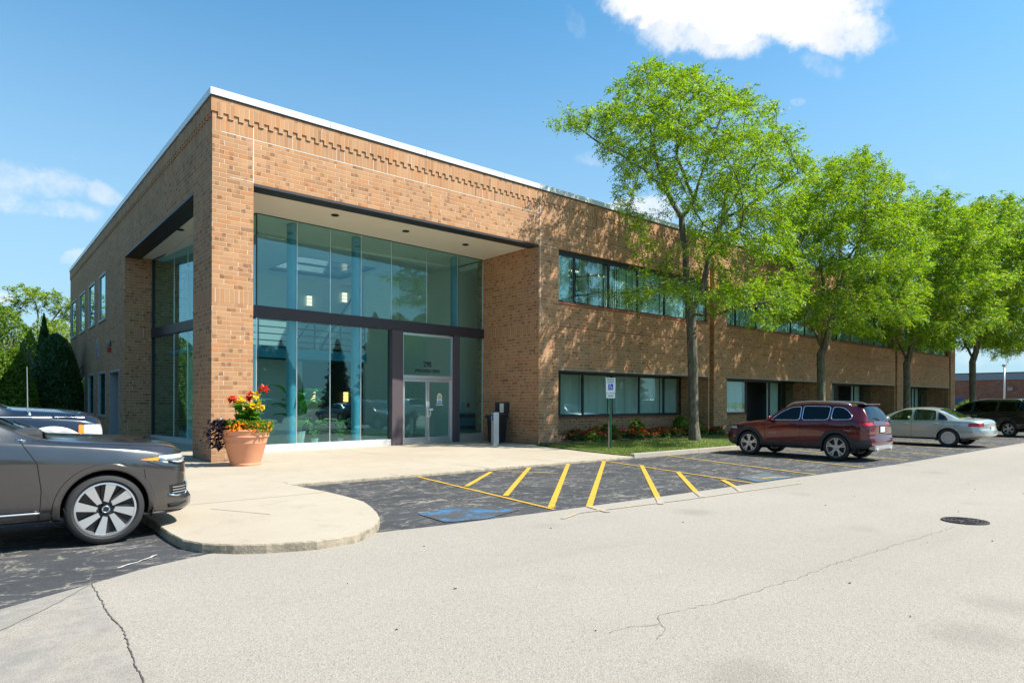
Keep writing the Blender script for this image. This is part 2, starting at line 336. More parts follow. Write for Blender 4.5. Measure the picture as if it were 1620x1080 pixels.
# ------------------------------------------------------------------ mesh helpers
class MB:
    def __init__(s): s.v = []; s.f = []; s.mi = []; s.cur = 0
    def add(s, vs, fs, mi=None):
        b = len(s.v); s.v += [tuple(p) for p in vs]; s.f += [tuple(b+i for i in f) for f in fs]; s.mi += [s.cur if mi is None else mi]*len(fs); return s
    def box(s, x0, x1, y0, y1, z0, z1, T=None):
        vs = [(x, y, z) for z in (z0, z1) for y in (y0, y1) for x in (x0, x1)]
        if T: vs = [T(*p) for p in vs]
        return s.add(vs, [(0, 2, 3, 1), (4, 5, 7, 6), (0, 1, 5, 4), (2, 6, 7, 3), (0, 4, 6, 2), (1, 3, 7, 5)])
    def bbox(s, x0, x1, y0, y1, z0, z1, b=.01, T=None):
        """box with chamfered edges"""
        bm = bmesh.new(); bmesh.ops.create_cube(bm, size=1)
        for v in bm.verts: v.co = Vector(((x0+x1)/2+v.co.x*(x1-x0), (y0+y1)/2+v.co.y*(y1-y0), (z0+z1)/2+v.co.z*(z1-z0)))
        bmesh.ops.bevel(bm, geom=bm.edges[:], offset=b, segments=2, affect='EDGES', profile=.7)
        bm.verts.ensure_lookup_table(); vs = [tuple(v.co) for v in bm.verts]
        if T: vs = [T(*p) for p in vs]
        s.add(vs, [[v.index for v in f.verts] for f in bm.faces]); bm.free(); return s
    def tube(s, pts, r, n=8, closed=False, cap=True):
        pts = [Vector(p) for p in pts]; m = len(pts); rr = r if hasattr(r, '__len__') else [r]*m
        rings = []; up = None
        for i, p in enumerate(pts):
            a = pts[(i-1) % m] if (closed or i > 0) else p; b = pts[(i+1) % m] if (closed or i < m-1) else p
            d = (b-a).normalized() if (b-a).length > 1e-9 else Vector((0, 0, 1))
            if up is None: up = d.orthogonal().normalized()
            up = (up - d*up.dot(d)); up = up.normalized() if up.length > 1e-6 else d.orthogonal().normalized()
            sd_ = d.cross(up); rings.append([p + (up*math.cos(2*math.pi*k/n) + sd_*math.sin(2*math.pi*k/n))*rr[i] for k in range(n)])
        vs = [q for g in rings for q in g]; fs = []
        for i in range(m if closed else m-1):
            j = (i+1) % m
            for k in range(n): fs.append((i*n+k, i*n+(k+1) % n, j*n+(k+1) % n, j*n+k))
        if cap and not closed: fs.append(tuple(range(n-1, -1, -1))); fs.append(tuple((m-1)*n+k for k in range(n)))
        return s.add(vs, fs)
    def lathe(s, prof, n=32, T=None, close=False):
        vs = []; m = len(prof)
        for k in range(n):
            a = 2*math.pi*k/n
            for (r, z) in prof:
                p = (r*math.cos(a), r*math.sin(a), z); vs.append(T(*p) if T else p)
        fs = []
        for k in range(n):
            k2 = (k+1) % n
            for i in range(m if close else m-1): fs.append((k*m+i, k2*m+i, k2*m+(i+1) % m, k*m+(i+1) % m))
        return s.add(vs, fs)
    def prism(s, poly, z0, z1, T=None):
        n = len(poly); vs = [(x, y, z0) for x, y in poly] + [(x, y, z1) for x, y in poly]
        if T: vs = [T(*p) for p in vs]
        return s.add(vs, [tuple(range(n-1, -1, -1)), tuple(range(n, 2*n))] + [(i, (i+1) % n, n+(i+1) % n, n+i) for i in range(n)])
    def build(s, name, mats, parent=None, smooth=False, angle=None):
        me = bpy.data.meshes.new(name); me.from_pydata(s.v, [], s.f)
        for m in (mats if isinstance(mats, (list, tuple)) else [mats]): me.materials.append(MT[m])
        if any(s.mi): me.polygons.foreach_set('material_index', s.mi)
        uv = me.uv_layers.new(name='UVMap'); vv = np.array(s.v)
        nl = len(me.loops); vi = np.zeros(nl, int); me.loops.foreach_get('vertex_index', vi)
        nr = np.zeros(len(me.polygons)*3); me.polygons.foreach_get('normal', nr); nr = np.abs(nr.reshape(-1, 3))
        tot = np.zeros(len(me.polygons), int); me.polygons.foreach_get('loop_total', tot); fn = np.repeat(nr, tot, axis=0); c = vv[vi]
        ax = fn.argmax(1); u = np.where(ax == 0, c[:, 1], c[:, 0]); v = np.where(ax == 2, c[:, 1], c[:, 2])
        uv.data.foreach_set('uv', np.stack([u, v], 1).ravel())
        if smooth:
            me.polygons.foreach_set('use_smooth', [True]*len(me.polygons))
            if angle: me.set_sharp_from_angle(angle=R_(angle))
        me.update(); o = bpy.data.objects.new(name, me); COL.objects.link(o)
        if parent: o.parent = parent
        return o
def tag(o, label=None, cat=None, group=None, kind=None):
    if label: o['label'] = label
    if cat: o['category'] = cat
    if group: o['group'] = group
    if kind: o['kind'] = kind
    return o
def empty(name, loc=(0, 0, 0), rz=0.):
    o = bpy.data.objects.new(name, None); COL.objects.link(o); o.location = loc; o.rotation_euler = (0, 0, rz); o.empty_display_size = .2; return o
def copy_tree(o, parent=None):
    c = o.copy(); COL.objects.link(c); c.parent = parent
    for ch in o.children: copy_tree(ch, c)
    return c
def text_mesh(s, size, depth=.002):
    cu = bpy.data.curves.new('t', 'FONT'); cu.body = s; cu.size = size; cu.extrude = depth; cu.align_x = 'CENTER'; cu.offset = size*.035
    ob = bpy.data.objects.new('t', cu); COL.objects.link(ob); bpy.context.view_layer.update()
    me = bpy.data.meshes.new_from_object(ob.evaluated_get(bpy.context.evaluated_depsgraph_get()))
    vs = [tuple(v.co) for v in me.vertices]; fs = [tuple(p.vertices) for p in me.polygons]
    bpy.data.objects.remove(ob); bpy.data.curves.remove(cu); bpy.data.meshes.remove(me); return vs, fs
def text_obj(s, size, T, material, parent, name='lettering', sx=1.):
    vs, fs = text_mesh(s, size); m = MB(); m.add([T(x*sx, y, z) for x, y, z in vs], fs); return m.build(name, material, parent)
def struct(name, m, mats, **k): o = m.build(name, mats, **k); o['kind'] = 'structure'; return o
def sheet(poly, z): m = MB(); m.add([(x, y, z) for x, y in poly], [tuple(range(len(poly)))]); return m

# ------------------------------------------------------------------ ground
YK, YR = 11.39, 6.45
g = MB(); N_ = 24
for i in range(N_):
    for j in range(N_):
        x0, x1 = -500+1200*i/N_, -500+1200*(i+1)/N_; y0, y1 = -500+1200*j/N_, -500+1200*(j+1)/N_
        g.add([(x0, y0, -.02), (x1, y0, -.02), (x1, y1, -.02), (x0, y1, -.02)], [(0, 1, 2, 3)])
struct('ground', g, 'lawn_ground')
road = [(-60, -70), (140, -70), (140, 6.4), (31.3, 6.42), (17.6, 6.2), (12.6, 6.44), (8.6, 6.53), (6.28, 6.63), (4.53, 6.74), (3.6, 6.86), (1.86, 6.97), (1.31, 6.78), (.8, 6.46), (.18, 6.1), (-.4, 5.6), (-1.2, 4.9), (-8, 3.), (-60, 2.)]
struct('road', sheet(road, -.004), 'road_aggregate')
struct('parking_lot', sheet([(-60, 2.), (-8, 3.), (-1.2, 4.9), (4.6, 5.), (20, 5), (140, 5), (140, 11.9), (1.75, 11.9), (1.75, 60), (-60, 60)], -.008), 'dark_asphalt')
struct('road', sheet([(64, 11.9), (140, 11.9), (140, 60), (64, 60)], -.006), 'road_aggregate')
# walkway: slab with a rounded nose, raised towards the nose
def wz(y): return .03 + .062*max(0, min(1, (12.5-y)/4))
outl = [(1.70, 46), (1.70, 30), (1.70, 20), (1.70, 14), (1.70, 11), (1.71, 9.5), (1.72, 8.76), (1.70, 8.2), (1.70, 7.86), (1.72, 7.4), (1.83, 7.08), (2.05, 6.82), (2.32, 6.63), (2.78, 6.47), (3.22, 6.50), (3.5, 6.68), (3.76, 6.98), (3.95, 7.3), (4.10, 7.66), (4.25, 8.1), (4.37, 8.53), (4.43, 9.2), (4.45, 9.89), (4.42, 10.7), (4.37, 11.43),
        (7.1, 11.39), (10, 11.39), (12.82, 11.39), (13.9, 11.39), (14.02, 12.2), (14.28, 13.8), (14.63, 15.41), (14.95, 16.6), (15.15, 16.64), (15.15, 19.9), (6.3, 28.3), (4.45, 28.3), (4.45, 46)]
m = MB(); n = len(outl); top = [(x, y, wz(y)) for x, y in outl]; bot = [(x, y, -.05) for x, y in outl]
bm = bmesh.new(); vs = [bm.verts.new(p) for p in top]; fce = bm.faces.new(vs)
bmesh.ops.triangulate(bm, faces=[fce]); bm.verts.index_update()
m.add([tuple(v.co) for v in bm.verts], [[v.index for v in f.verts] for f in bm.faces]); bm.free()
# rough outer edge, finely divided
P = []
for i in range(0, 29):
    a, b = Vector(outl[i]), Vector(outl[i+1]); k = max(1, int((b-a).length/.06)) if a.y < 14 else 2
    P += [a.lerp(b, j/k) for j in range(k)]
P.append(Vector(outl[29])); vs = []
for i, p in enumerate(P):
    j = random.uniform(-.004, .004); z = wz(p.y); c = Vector((3, 9)); o_ = (p-c).normalized() if p.y < 11 else Vector((0, -1)) if p.x > 4.38 else Vector((-1, 0))
    for (dz, dr) in ((0, 0), (-.014, .012), (-.06, .016), (-.15, .02)): q = p + o_*(dr+(j if dr else 0)); vs.append((q.x, q.y, z+dz))
m.cur = 1; m.add(vs, [(i*4+k, (i+1)*4+k, (i+1)*4+k+1, i*4+k+1) for i in range(len(P)-1) for k in range(3)])
walk = struct('walkway', m, ['walk_concrete', 'worn_kerb_edge'])
def strip(pts, wd, z, jag=0., sub=.15, zf=None):
    mb = MB(); Q = []
    for a, b in zip(pts, pts[1:]):
        a, b = Vector(a), Vector(b); k = max(1, int((b-a).length/sub)) if jag else 1
        nn = Vector((-(b-a).y, (b-a).x)).normalized()
        for j in range(k): Q.append(a.lerp(b, j/k) + nn*random.uniform(-jag, jag))
    Q.append(Vector(pts[-1])); vs = []
    for i, q in enumerate(Q):
        a = Q[max(0, i-1)]; b = Q[min(len(Q)-1, i+1)]; nn = Vector((-(b-a).y, (b-a).x)).normalized()
        w2 = wd/2*(random.uniform(.5, 1.3) if jag else 1); zz = (zf(q.y) if zf else 0)+z
        vs += [(q.x+nn.x*w2, q.y+nn.y*w2, zz), (q.x-nn.x*w2, q.y-nn.y*w2, zz)]
    mb.add(vs, [(2*i, 2*i+1, 2*i+3, 2*i+2) for i in range(len(Q)-1)]); return mb
def joint(pts, wd=.014): o = strip(pts, wd, .004, 0, zf=wz).build('expansion_joint', 'joint_dark', walk); return o
for L in ([(4.95, 15.5), (4.55, 12.5), (4.40, 11.5)], [(6.6, 14.5), (6.6, 12.5), (6.6, 11.4)], [(8.9, 18.9), (8.9, 14.8), (8.9, 11.4)], [(11.2, 19.3), (11.2, 14.8), (11.2, 11.4)], [(5.6, 14.6), (14.4, 14.6)],
          [(2.5, 9.3), (2.95, 8.3)], [(1.75, 9.9), (4.4, 9.9)], [(1.75, 12.6), (4.5, 12.6)], [(13.2, 18.9), (13.2, 11.4)]): joint(L)
# kerb along the lawn
m = MB()
for x0 in np.arange(13.95, 62, 3.05):
    m.bbox(x0, min(62, x0+3.04), YK, YK+.17, -.1, .115, .018)
kerb = struct('kerb', m, 'kerb_concrete')
# painted markings
def mark(name, pts, wd, mt, z=.002): return struct(name, strip(pts, wd, z), mt)
mark('parking_line', [(7.02, 11.36), (6.43, 6.70)], .062, 'yellow_paint')
for a, b in (((8.75, 11.12), (6.92, 9.52)), ((10.03, 11.30), (6.72, 8.16)), ((11.35, 11.34), (6.50, 6.85)), ((12.62, 11.30), (7.0, 6.56)), ((12.52, 10.0), (8.55, 6.5)), ((12.02, 8.6), (9.55, 6.45)), ((11.48, 7.15), (10.72, 6.42))):
    a, b = Vector(a), Vector(b); mark('hatch_stripe', [a, b], .095, 'yellow_paint')
mark('parking_line', [(12.66, 11.36), (11.43, 6.42)], .065, 'yellow_paint', .005)
for a, b in (((7.0, 6.56), (6.85, 6.05)), ((8.55, 6.5), (8.0, 6.02)), ((9.55, 6.45), (9.1, 6.02)), ((10.72, 6.42), (10.2, 5.98))): mark('faded_stripe', [a, b], .09, 'yellow_on_road', .006)
mark('faded_stripe', [(6.0, 6.1), (6.5, 6.28), (8.6, 6.08), (12.2, 5.9)], .06, 'yellow_on_road', .004)
mark('faded_line', [(8.9, 11.3), (9.7, 10.0)], .05, 'yellow_thin_worn', .0035)
for a, b in (((15.38, 11.36), (13.87, 6.42)), ((17.85, 11.36), (16.36, 6.42)), ((20.9, 11.36), (19.2, 6.4)), ((23.7, 11.36), (21.85, 6.4)), ((26.5, 11.36), (25.0, 6.4)), ((29.5, 11.36), (28., 6.4)), ((32.7, 11.36), (31.2, 6.4)), ((35.9, 11.36), (34.4, 6.4)), ((39, 11.36), (37.6, 6.4)), ((42.2, 11.36), (40.8, 6.4)), ((45.4, 11.36), (44., 6.4))):
    mark('parking_line', [a, b], .08, 'yellow_thin_worn')
def quadm(name, P, mt, z): return struct(name, sheet(P, z), mt)
quadm('accessible_marking', [(4.72, 7.62), (5.5, 7.82), (6.05, 7.0), (5.2, 6.72), (4.66, 6.86)], 'blue_paint', .002)
quadm('accessible_marking', [(12.05, 7.2), (13.3, 7.25), (13.1, 6.5), (11.7, 6.5)], 'blue_thin', .002)
mark('accessible_marking', [(12.35, 7.0), (12.3, 6.75), (12.75, 6.7), (12.9, 6.5)], .08, 'yellow_thin_worn', .006)
# cracks
struct('road_crack', strip([(.80, 6.50), (.78, 5.56), (.80, 5.0), (.76, 4.5), (.74, 4.0), (.70, 3.4)], .008, .001, .007, .03), 'crack_dark')
struct('road_crack', strip([(.80, 6.46), (.45, 5.9), (.1, 5.45)], .010, .001, .006, .05), 'crack_faint')
struct('road_crack', strip([(3.3, 2.9), (3.55, 2.86), (3.71, 2.79), (3.85, 2.90), (4.55, 2.79), (5.56, 2.74), (6.3, 2.76), (7.16, 2.72), (8.1, 2.68), (9.4, 2.62)], .005, .001, .02, .05), 'crack_faint')
struct('road_crack', strip([(3.71, 2.79), (3.66, 2.70), (3.45, 2.62)], .005, .001, .01, .04), 'crack_faint')
struct('parking_crack', strip([(1.05, 6.9), (1.25, 7.05), (1.45, 7.25)], .018, .001, .01, .05), 'concrete_strip')
struct('parking_crack', strip([(7.3, 10.9), (6.6, 10.1), (6.3, 9.5), (5.9, 8.9), (5.8, 8.3), (5.2, 7.6)], .012, .001, .04, .06), 'joint_dark')
dots = MB()
for k in range(30):
    x, y = random.uniform(1.5, 18), random.uniform(1.2, 6.2); s_ = random.uniform(.005, .018); a = random.random()*3
    dots.prism([(x+s_*math.cos(a+q)*(1 if q % 2 else .5), y+s_*.6*math.sin(a+q)) for q in (0, 1, 2.4, 3.4, 4.6, 5.5)], -.003, .004)
tag(dots.build('road_grit', 'crack_dark'), kind='stuff')
# manhole
mh = empty('manhole_cover', (9.98, 2.66, 0)); mh.scale = (.76, .76, 1); tag(mh, 'round dark iron manhole cover set in the pale road', 'manhole cover')
MB().lathe([(0, .004), (.30, .004), (.302, .001)], 40).build('cover_plate', 'iron_cover', mh)
m = MB()
for r_ in (.07, .13, .19, .25): m.lathe([(r_-.014, .004), (r_-.012, .012), (r_+.012, .012), (r_+.014, .004)], 40)
for k in range(8): a = k*math.pi/4; m.tube([(.08*math.cos(a), .08*math.sin(a), .008), (.28*math.cos(a), .28*math.sin(a), .008)], .01, 5)
m.build('raised_pattern', 'iron_cover', mh); MB().lathe([(.305, .002), (.306, .012), (.345, .012), (.35, -.004)], 40).build('rim', 'iron_cover', mh)
# lawn
lawnp = [(14.02, YK+.17), (62, YK+.17), (62, 16.64), (15.1, 16.64), (14.7, 15.4), (14.3, 13.8), (14.05, 12.2)]
struct('lawn', sheet(lawnp, .06), 'lawn_ground')
def blades(n, fn, h, wd, name, mt, **k):
    x, y, z = fn(n); a = rng.uniform(0, 6.28, n); hh = h*rng.uniform(.5, 1.2, n); lx, ly = rng.normal(0, .4, n)*hh, rng.normal(0, .4, n)*hh
    c, s_ = np.cos(a)*wd, np.sin(a)*wd; V = np.empty((n, 3, 3)); V[:, 0] = np.stack([x-c, y-s_, z], 1); V[:, 1] = np.stack([x+c, y+s_, z], 1); V[:, 2] = np.stack([x+lx, y+ly, z+hh], 1)
    return V
def raw(name, V, mt, parent=None):
    n, k = V.shape[:2]; me = bpy.data.meshes.new(name); me.vertices.add(n*k); me.vertices.foreach_set('co', V.astype(np.float32).ravel())
    me.loops.add(n*k); me.loops.foreach_set('vertex_index', np.arange(n*k, dtype=np.int32)); me.polygons.add(n)
    me.polygons.foreach_set('loop_start', np.arange(0, n*k, k, dtype=np.int32)); me.update(calc_edges=True); me.materials.append(MT[mt])
    o = bpy.data.objects.new(name, me); COL.objects.link(o); o.parent = parent; return o
def lawnfn(n):
    x = 14.0 + 46*rng.random(n)**1.6; y = rng.uniform(YK+.16, 16.6, n); ok = x > 14.02 + .16*(y-YK) ; x = np.where(ok, x, 16+rng.random(n)*3); return x, y, np.full(n, .055)
tag(raw('grass', blades(70000, lawnfn, .06, .006, '', ''), 'grass_blade'), kind='stuff')
struct('flower_bed', (lambda m: (m.box(15.25, 26, 16.0, 16.648, -.05, .10), m)[1])(MB()), 'mulch')

# ------------------------------------------------------------------ office building
YF, XL, HT, XE, YB = 16.65, 4.49, 8.89, 59.87, 45.2
BAY = [16.15+10.93*i for i in range(4)]; BW = 9.40
def wall(m, P, ud, nd, u0, u1, z0, z1, ops, th, ends=True):
    """P origin, ud unit along wall, nd outward normal; ops = (ua, ub, za, zb)"""
    us = sorted({u0, u1, *[min(max(v, u0), u1) for o in ops for v in o[:2]]}); zs = sorted({z0, z1, *[min(max(v, z0), z1) for o in ops for v in o[2:]]})
    def solid(i, j):
        if i < 0 or j < 0 or i >= len(us)-1 or j >= len(zs)-1: return False
        a, b = (us[i]+us[i+1])/2, (zs[j]+zs[j+1])/2
        return not any(o[0] < a < o[1] and o[2] < b < o[3] for o in ops)
    def pt(u, z, d): return (P[0]+ud[0]*u-nd[0]*d, P[1]+ud[1]*u-nd[1]*d, z)
    def q(a, b, c, d):
        m.add([a, b, c, d], [(0, 1, 2, 3)])
    for i in range(len(us)-1):
        for j in range(len(zs)-1):
            if not solid(i, j): continue
            a, b, c, d = us[i], us[i+1], zs[j], zs[j+1]
            q(pt(a, c, 0), pt(b, c, 0), pt(b, d, 0), pt(a, d, 0)); q(pt(b, c, th), pt(a, c, th), pt(a, d, th), pt(b, d, th))
            if not solid(i-1, j) and (i > 0 or ends): q(pt(a, c, th), pt(a, c, 0), pt(a, d, 0), pt(a, d, th))
            if not solid(i+1, j) and (i < len(us)-2 or ends): q(pt(b, c, 0), pt(b, c, th), pt(b, d, th), pt(b, d, 0))
            if not solid(i, j-1): q(pt(a, c, th), pt(b, c, th), pt(b, c, 0), pt(a, c, 0))
            if not solid(i, j+1): q(pt(a, d, 0), pt(b, d, 0), pt(b, d, th), pt(a, d, th))
B = empty('office_building', (0, 0, 0))
tag(B, 'two storey tan brick office building with a glazed corner entrance and white metal coping', 'office building')
m = MB()
m.box(XL, 5.47, YF, 18.35, -.1, 7.0)                               # corner pier
m.box(XL, 15.19, YF, YF+.35, 7.0, HT); m.box(XL, XL+.35, YF+.35, 28.15, 7.0, HT)
# front wall right of the portico
ops = []
for s in BAY:
    ops += [(s, s+BW, -1, 2.73), (s, s+BW, 5.12, 7.0), (s+BW+.10, s+BW+.46, -1, 8.06)]
m.cur = 1
wall(m, (0, YF), (1, 0), (0, -1), 15.19, XE, -.1, HT, ops, .35)
for s in BAY:
    m.box(s+BW-.02, s+BW+.55, YF+.351, YF+.6, -.1, 8.3)             # back of the vertical slot
    m.box(s+BW-.001, s+BW+.4, YF+.602, 18.6, -.1, 2.73)            # side wall of the ground floor recess
    m.box(s-.3, s-.002, YF+.352, 18.6, -.1, 2.73)
m.box(XE-.35, XE-.001, YF+.35, YB, -.1, HT)                        # far end wall
m.cur = 0
m.box(15.19, 15.6, YF+.351, 20.2, -.1, 7.0)                        # portico right cheek
m.box(XL+.351, 6.6, 28.15, 28.5, -.1, 7.0)                         # portico far cheek
lops = [(32.45, 34.3, 5.05, 7.06), (35.65, 37.6, 5.05, 7.06), (38.95, 41.0, 5.05, 7.06), (42.45, 44.6, 5.05, 7.06),
        (32.4, 34.5, .86, 2.76), (35.8, 37.75, .86, 2.76), (39.0, 41.1, .86, 2.76), (29.15, 31.35, -1, 2.76)]
m.cur = 1
wall(m, (XL, 0), (0, 1), (-1, 0), 28.15, YB, -.1, HT, lops, .35)
m.box(XL+.351, XE-.351, YB-.35, YB, -.1, HT)
brickw = m.build('brick_wall', ['tan_brick', 'tan_brick_plain'], B)
# stepped corbel under the coping
def corbel(x0, x1, T):
    m = MB(); u = x0; k = 0; m.box(x0, x1, -.028, 0, 8.545, HT, T)
    while u < x1-.05:
        if k % 2: m.box(u, min(u+.122, x1), -.028, 0, 8.43, 8.545, T)
        u += .123; k += 1
    return m
corbel(XL, XE, lambda x, y, z: (x, YF+y-.001, z)).build('stepped_corbel', 'tan_brick', B)
corbel(YF-.028, YB, lambda x, y, z: (XL+y-.001, x, z)).build('stepped_corbel', 'tan_brick', B)
m = MB(); m.box(XL-.06, XE+.05, YF-.07, YF+.45, HT+.03, HT+.2); m.box(XL-.06, XL+.42, YF+.451, YB+.05, HT+.03, HT+.2)
m.box(XE-.42, XE+.05, YF+.451, YB+.05, HT+.03, HT+.2); cop = m.build('coping', 'coping_metal', B)
m = MB(); m.box(XL-.035, XE+.03, YF-.045, YF+.4, HT, HT+.03); m.box(XL-.035, XL+.4, YF+.401, YB+.03, HT, HT+.03); m.build('coping_shadow_gap', 'black_steel', B)
for x in np.arange(XL+3, XE, 3.05): bj = MB(); bj.box(x-.012, x+.012, YF-.074, YF-.07, HT+.028, HT+.2); bj.build('coping_joint', 'grey_frame', cop)
HOLE = (9.4, 12.6, 23.6, 26.8)  # opening added through roof and ceilings to let daylight into the lobby
def holed(m, x0, x1, y0, y1, z0, z1):
    a, b, c, d = HOLE; m.box(x0, a, y0, y1, z0, z1); m.box(b, x1, y0, y1, z0, z1); m.box(a, b, y0, c, z0, z1); m.box(a, b, d, y1, z0, z1); return m
m = holed(MB(), XL+.36, XE-.36, YF+.36, YB-.36, 8.4, 8.6); rf = m.build('roof', 'roofing', B)
m = MB(); a, b, c, d = HOLE
for q in ((a-.06, a, c-.06, d+.06), (b, b+.06, c-.06, d+.06), (a, b, c-.06, c), (a, b, d, d+.06)): m.box(*q, 6.9, 8.75)
m.build('added_skylight', 'ceiling_white', rf); m = MB(); m.box(a, b, c, d, 7.06, 7.08); m.build('added_skylight_pane', 'dimming_pane', rf)  # invented skylight with a tinted pane, added only to brighten the lobby
# control joints, white with lime
m = MB()
m.box(5.452, 5.472, YF-.004, YF, 7.0, 8.40); m.box(15.25, 15.268, YF-.004, YF, 4.0, 8.40); m.box(XL+.2, 15.25, YF-.003, YF, 8.085, 8.10)
m.box(4.9, 5.45, YF-.003, YF, 7.02, 7.034); m.box(15.27, 16.1, YF-.003, YF, 7.0, 7.012)
m.build('control_joint', 'joint_white', B)
m = MB(); s0 = 16.16
for s in BAY:
    m.box(s+.0, s+BW, YF-.012, YF+.0, 4.235, 4.262)
m.build('ledge_line', 'red_sill', B)
# black soffit edge, board soffit with down-lights
m = MB(); m.box(5.47, 15.19, YF+.001, YF+.50, 6.93, 7.0); m.box(XL+.001, XL+.55, 18.35, 28.15, 6.93, 7.0); m.build('lintel', 'black_steel', B)
m = holed(MB(), XL+.551, 15.189, YF+.501, 28.149, 6.985, 7.05); sof = m.build('soffit', 'soffit_board', B)
for (x, y) in ((8.2, 17.85), (10.7, 18.05), (13.2, 18.25), (5.15, 22.6)):
    d = MB(); d.lathe([(0, 0), (.085, 0), (.085, .02), (.11, .02), (.11, -.008), (.085, -.008)], 24, lambda a, b, c: (a+x, b+y, 6.984-c*.8-.014)); d.build('downlight', 'black_steel', sof)

# ----- glazed lobby (turned a few degrees against the brick frame)
GA = Vector((6.39, 19.17)); GB = Vector((15.19, 19.85)); GL = Vector((5.47, 28.15))
e1 = (GB-GA).normalized(); n1 = Vector((e1.y, -e1.x)); e2 = (GL-GA).normalized(); n2 = Vector((-e2.y, e2.x))
LF, LL = (GB-GA).length, (GL-GA).length
def TF(s, o, z): p = GA+e1*s+n1*o; return (p.x, p.y, z)            # o outwards
def TL(s, o, z): p = GA+e2*s+n2*o; return (p.x, p.y, z)
LW = empty('glazing'); LW.parent = B
def bx(name, mt, T, *b, par=B): m = MB(); m.box(*b, T=T); return m.build(name, mt, par)
up = [0, 1.24, 2.35, 3.46, 4.63, 6.12, 7.55, LF]
bpy.data.objects.remove(LW)
for a, b in zip(up, up[1:]): bx('glass_pane', 'teal_glass', TF, a+.008, b-.008, -.006, .006, 4.30, 6.97)
for a, b in zip([0, 1.24, 2.35, 3.46], [1.24, 2.35, 3.46, 4.60]): bx('glass_pane', 'teal_glass', TF, a+.008, b-.008, -.006, .006, .24, 3.95)
bx('glass_pane', 'teal_glass', TF, 7.58, LF-.02, -.006, .006, .32, 3.95)
lj = [0, 1.35, 2.7, 4.05, 5.4, 6.75, LL]
for a, b in zip(lj, lj[1:]):
    bx('glass_pane', 'teal_glass', TL, a+.008, b-.008, -.006, .006, 4.30, 6.97); bx('glass_pane', 'teal_glass', TL, a+.008, b-.008, -.006, .006, .2, 3.95)
for s in up[1:-1]: bx('glazing_bar', 'silver_aluminium', TF, s-.009, s+.009, -.009, .012, 4.30, 6.97)
for s in (1.24, 2.35, 3.46): bx('glazing_bar', 'silver_aluminium', TF, s-.012, s+.012, -.009, .014, .24, 3.95)
for s in lj[1:-1]: bx('glazing_bar', 'silver_aluminium', TL, s-.009, s+.009, -.009, .012, .2, 3.95); bx('glazing_bar', 'silver_aluminium', TL, s-.009, s+.009, -.009, .012, 4.3, 6.97)
bx('glazing_bar', 'silver_aluminium', TF, -.014, .014, -.014, .014, .24, 3.95); bx('glazing_bar', 'silver_aluminium', TF, LF-.03, LF, -.02, .03, .3, 6.97)
m = MB(); m.box(-.016, .016, -.016, .016, 4.3, 6.97, TF); m.box(0, LF, -.02, .02, 6.965, 6.984, TF); m.box(0, LL, -.02, .02, 6.965, 6.984, TL); m.box(LL-.06, LL, -.03, .06, 0, 6.96, TL); m.build('glazing_edge', 'black_steel', B)
m = MB(); m.bbox(-.09, LF, -.12, .09, 3.95, 4.30, .008, TF); m.bbox(.10, LL, -.12, .09, 3.952, 4.298, .008, TL); m.build('transom_beam', 'dark_bronze', B)
m = MB(); m.bbox(4.60, 5.04, -.16, .14, 0.0, 3.948, .01, TF); m.build('entrance_post', 'mauve_column', B)
m = MB(); m.bbox(7.30, 7.57, -.16, .14, 0.0, 3.948, .01, TF); m.build('entrance_post', 'mauve_column', B)
m = MB(); m.bbox(-.05, 4.598, -.10, .10, -.05, .24, .01, TF); m.bbox(-.02, LL, -.10, .10, -.05, .2, .01, TL); m.build('glazing_curb', 'white_curb', B)
bx('sidelight_curb', 'kerb_concrete', TF, 7.572, LF, -.1, .08, -.05, .32)
